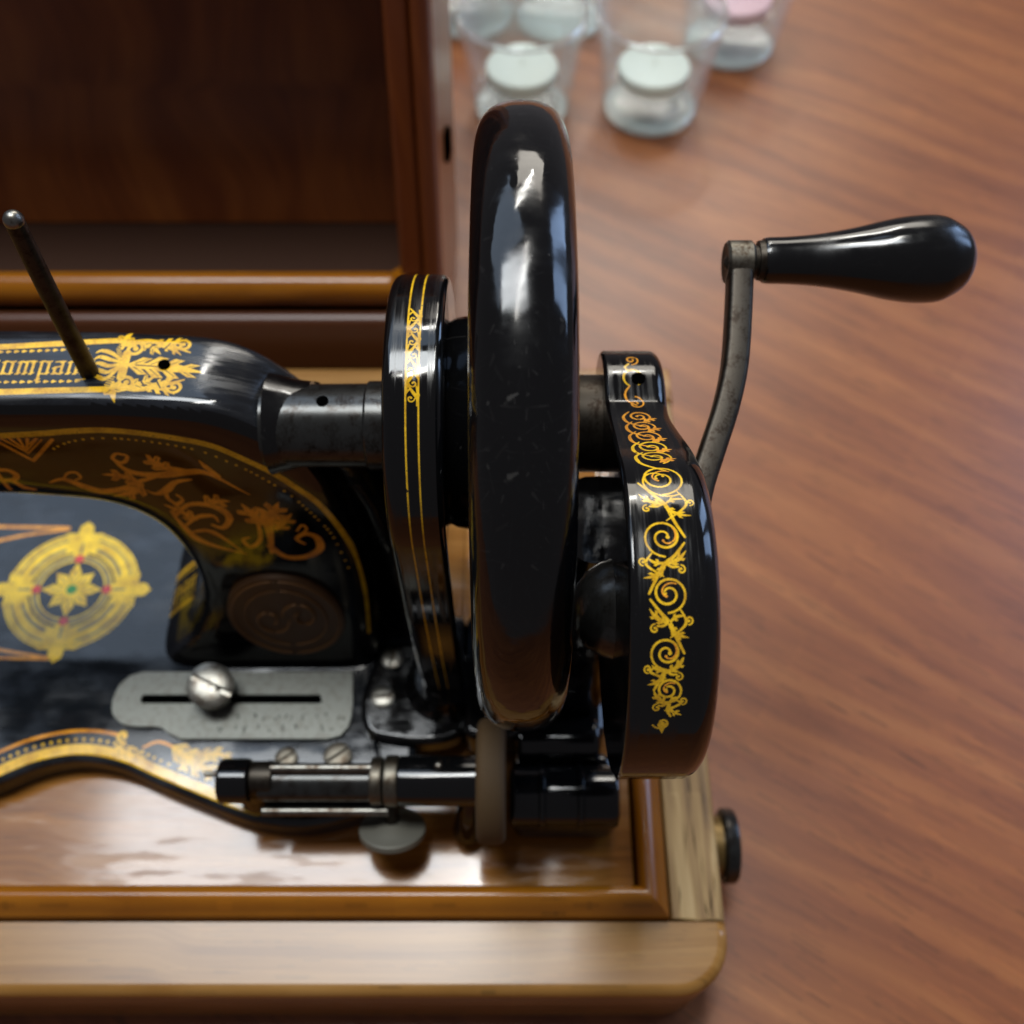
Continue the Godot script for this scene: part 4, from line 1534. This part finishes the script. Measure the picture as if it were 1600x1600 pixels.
	obj("ring", lathe(xy([48.8, 0, 48.8, 1.8, 48.4, 4.4, 49, 5.0, 54, 5.0, 54.6, 4.4, 54.6, 0]), tip, Vector3.RIGHT, 40), M.dull_steel, cr)
	obj("rivet", lathe(xy([48.0, 0, 48.0, 0.6, 48.9, 1.9, 48.9, 0]), tip, Vector3.RIGHT, 24), M.dull_steel, cr)
	var ax := Vector3(1, 0.012, 0.0)
	obj("washer", lathe(xy([54.6, 0, 54.6, 3.4, 55.6, 3.4, 55.6, 4.4, 57.0, 4.6, 57.0, 0]), tip, ax, 40), M.dark_steel, cr)
	var hp := smooth(xy([56.8, 4.9, 58, 5.15, 63, 5.3, 70, 5.9, 78, 7.3, 85, 8.9, 91, 9.7, 96, 9.6, 99, 8.5, 101.8, 6.6, 103.6, 3.6, 104.1, 0]), 4)
	var hp2 := PackedVector2Array([Vector2(56.8, 0)])
	hp2.append_array(hp)
	obj("handle", lathe(hp2, tip, ax, 64), M.handle if M.has("handle") else M.japan, cr)


func build_winder(t: Node3D) -> void:
	var w := Node3D.new()
	w.name = "bobbin_winder"
	t.add_child(w)
	var y := 70.0
	var z := -85.6
	obj("end_cap", cyl(Vector3(-79.5, y, z), Vector3(-70.8, y, z), 6.0, 1.2), M.japan, w)
	obj("collar", cyl(Vector3(-70.8, y + 0.4, z - 0.6), Vector3(-64.6, y + 0.4, z - 0.6), 4.6, 0.6), M.dark_steel, w)
	obj("pin", cyl(Vector3(-83.5, y + 1.4, z - 1.5), Vector3(-79, y + 1.4, z - 1.5), 0.8, 0.2, 12), M.steel, w)
	obj("left_post", tube(PackedVector3Array([Vector3(-72, y - 1, z - 1), Vector3(-71, y - 8, z + 2), Vector3(-69, 54, z - 6)]), [5.0, 4.6, 5.4], 16), M.japan, w)
	obj("frame_bar", cyl(Vector3(-69, y - 1.5, z), Vector3(-34, y - 1.5, z), 5.2, 0.8), M.iron, w)
	obj("spindle", cyl(Vector3(-65, y + 4.6, z - 2.0), Vector3(-37.5, y + 4.6, z - 2.0), 1.35, 0.2, 16), M.steel, w)
	obj("lower_rod", cyl(Vector3(-68, y - 4.5, -78.6), Vector3(-33.5, y - 4.5, -78.6), 1.25, 0.2, 16), M.steel, w)
	obj("collar", cyl(Vector3(-38.3, y, z), Vector3(-34.9, y, z), 6.4, 0.7), M.dull_steel, w)
	obj("collar", cyl(Vector3(-34.5, y, z), Vector3(-30.6, y, z), 6.9, 0.7), M.dull_steel, w)
	var b := obj("barrel", cyl(Vector3(-30.8, y, z), Vector3(-9.0, y, z), 6.7, 0.6, 40), M.japan, w)
	obj("oil_screw", ball(Vector3(-19.7, y + 6.2, z - 2.2), 1.3, 0.7), M.steel, b)
	obj("friction_wheel", lathe(xy([-3.9, 0, -3.9, 15, -3.2, 16.2, -1.8, 16.8, 1.8, 16.8, 3.2, 16.2, 3.9, 15, 3.9, 0]), Vector3(-5.6, y, z), Vector3.RIGHT, 64), M.rubber, w)
	# yoke and pivot block on the right
	obj("pivot_block", rbox(0, 46, -98, 29.5, 58, -76, 2.6), M.japan, w)
	var pv := obj("pivot_barrel", cyl(Vector3(-0.5, 60.5, -84), Vector3(29.5, 60.5, -84), 8.6, 1.6, 48), M.japan, w)
	for x in [8.2, 18.8]:
		obj("ring", lathe(xy([-1.1, 0, -1.1, 8.4, -0.6, 9.1, 0.6, 9.1, 1.1, 8.4, 1.1, 0]), Vector3(x, 60.5, -84), Vector3.RIGHT, 48), M.japan, pv)
	obj("pivot_boss", cyl(Vector3(1, 60, -100), Vector3(25, 60, -100), 7.4, 2.0, 40), M.japan, w)
	obj("wheel_arm", tube(PackedVector3Array([Vector3(-10, y - 3, z + 1), Vector3(-12, 60, z + 6), Vector3(-12.5, 50, z + 8)]), [4.0, 3.6, 4.4], 14), M.japan, w)
	obj("hook", tube(PackedVector3Array([Vector3(-40.6, 57, -103), Vector3(-40.6, 63, -102), Vector3(-39.4, 65.5, -99)]), [0.9, 0.9, 0.7], 10), M.steel, w)
	# dished thumb nut, seen from behind
	var ax := Vector3(0, sin(deg_to_rad(52)), -cos(deg_to_rad(52)))
	var nut := obj("thumb_nut", lathe(xy([2.2, 0, 2.2, 2.6, 0.8, 5, 0.4, 8.6, 0, 9.2, -1.6, 9.2, -2.2, 8.4, -2.2, 0]), Vector3(-33.2, 57.5, -76.4), ax, 48), mat(Color(0.42, 0.41, 0.37), 0.5, 0.4), w)
	obj("stem", cyl(Vector3(-33.2, 57.5, -76.4), Vector3(-33.2, 57.5, -76.4) + ax * 8, 1.9, 0.3, 20), M.dark_steel, nut)
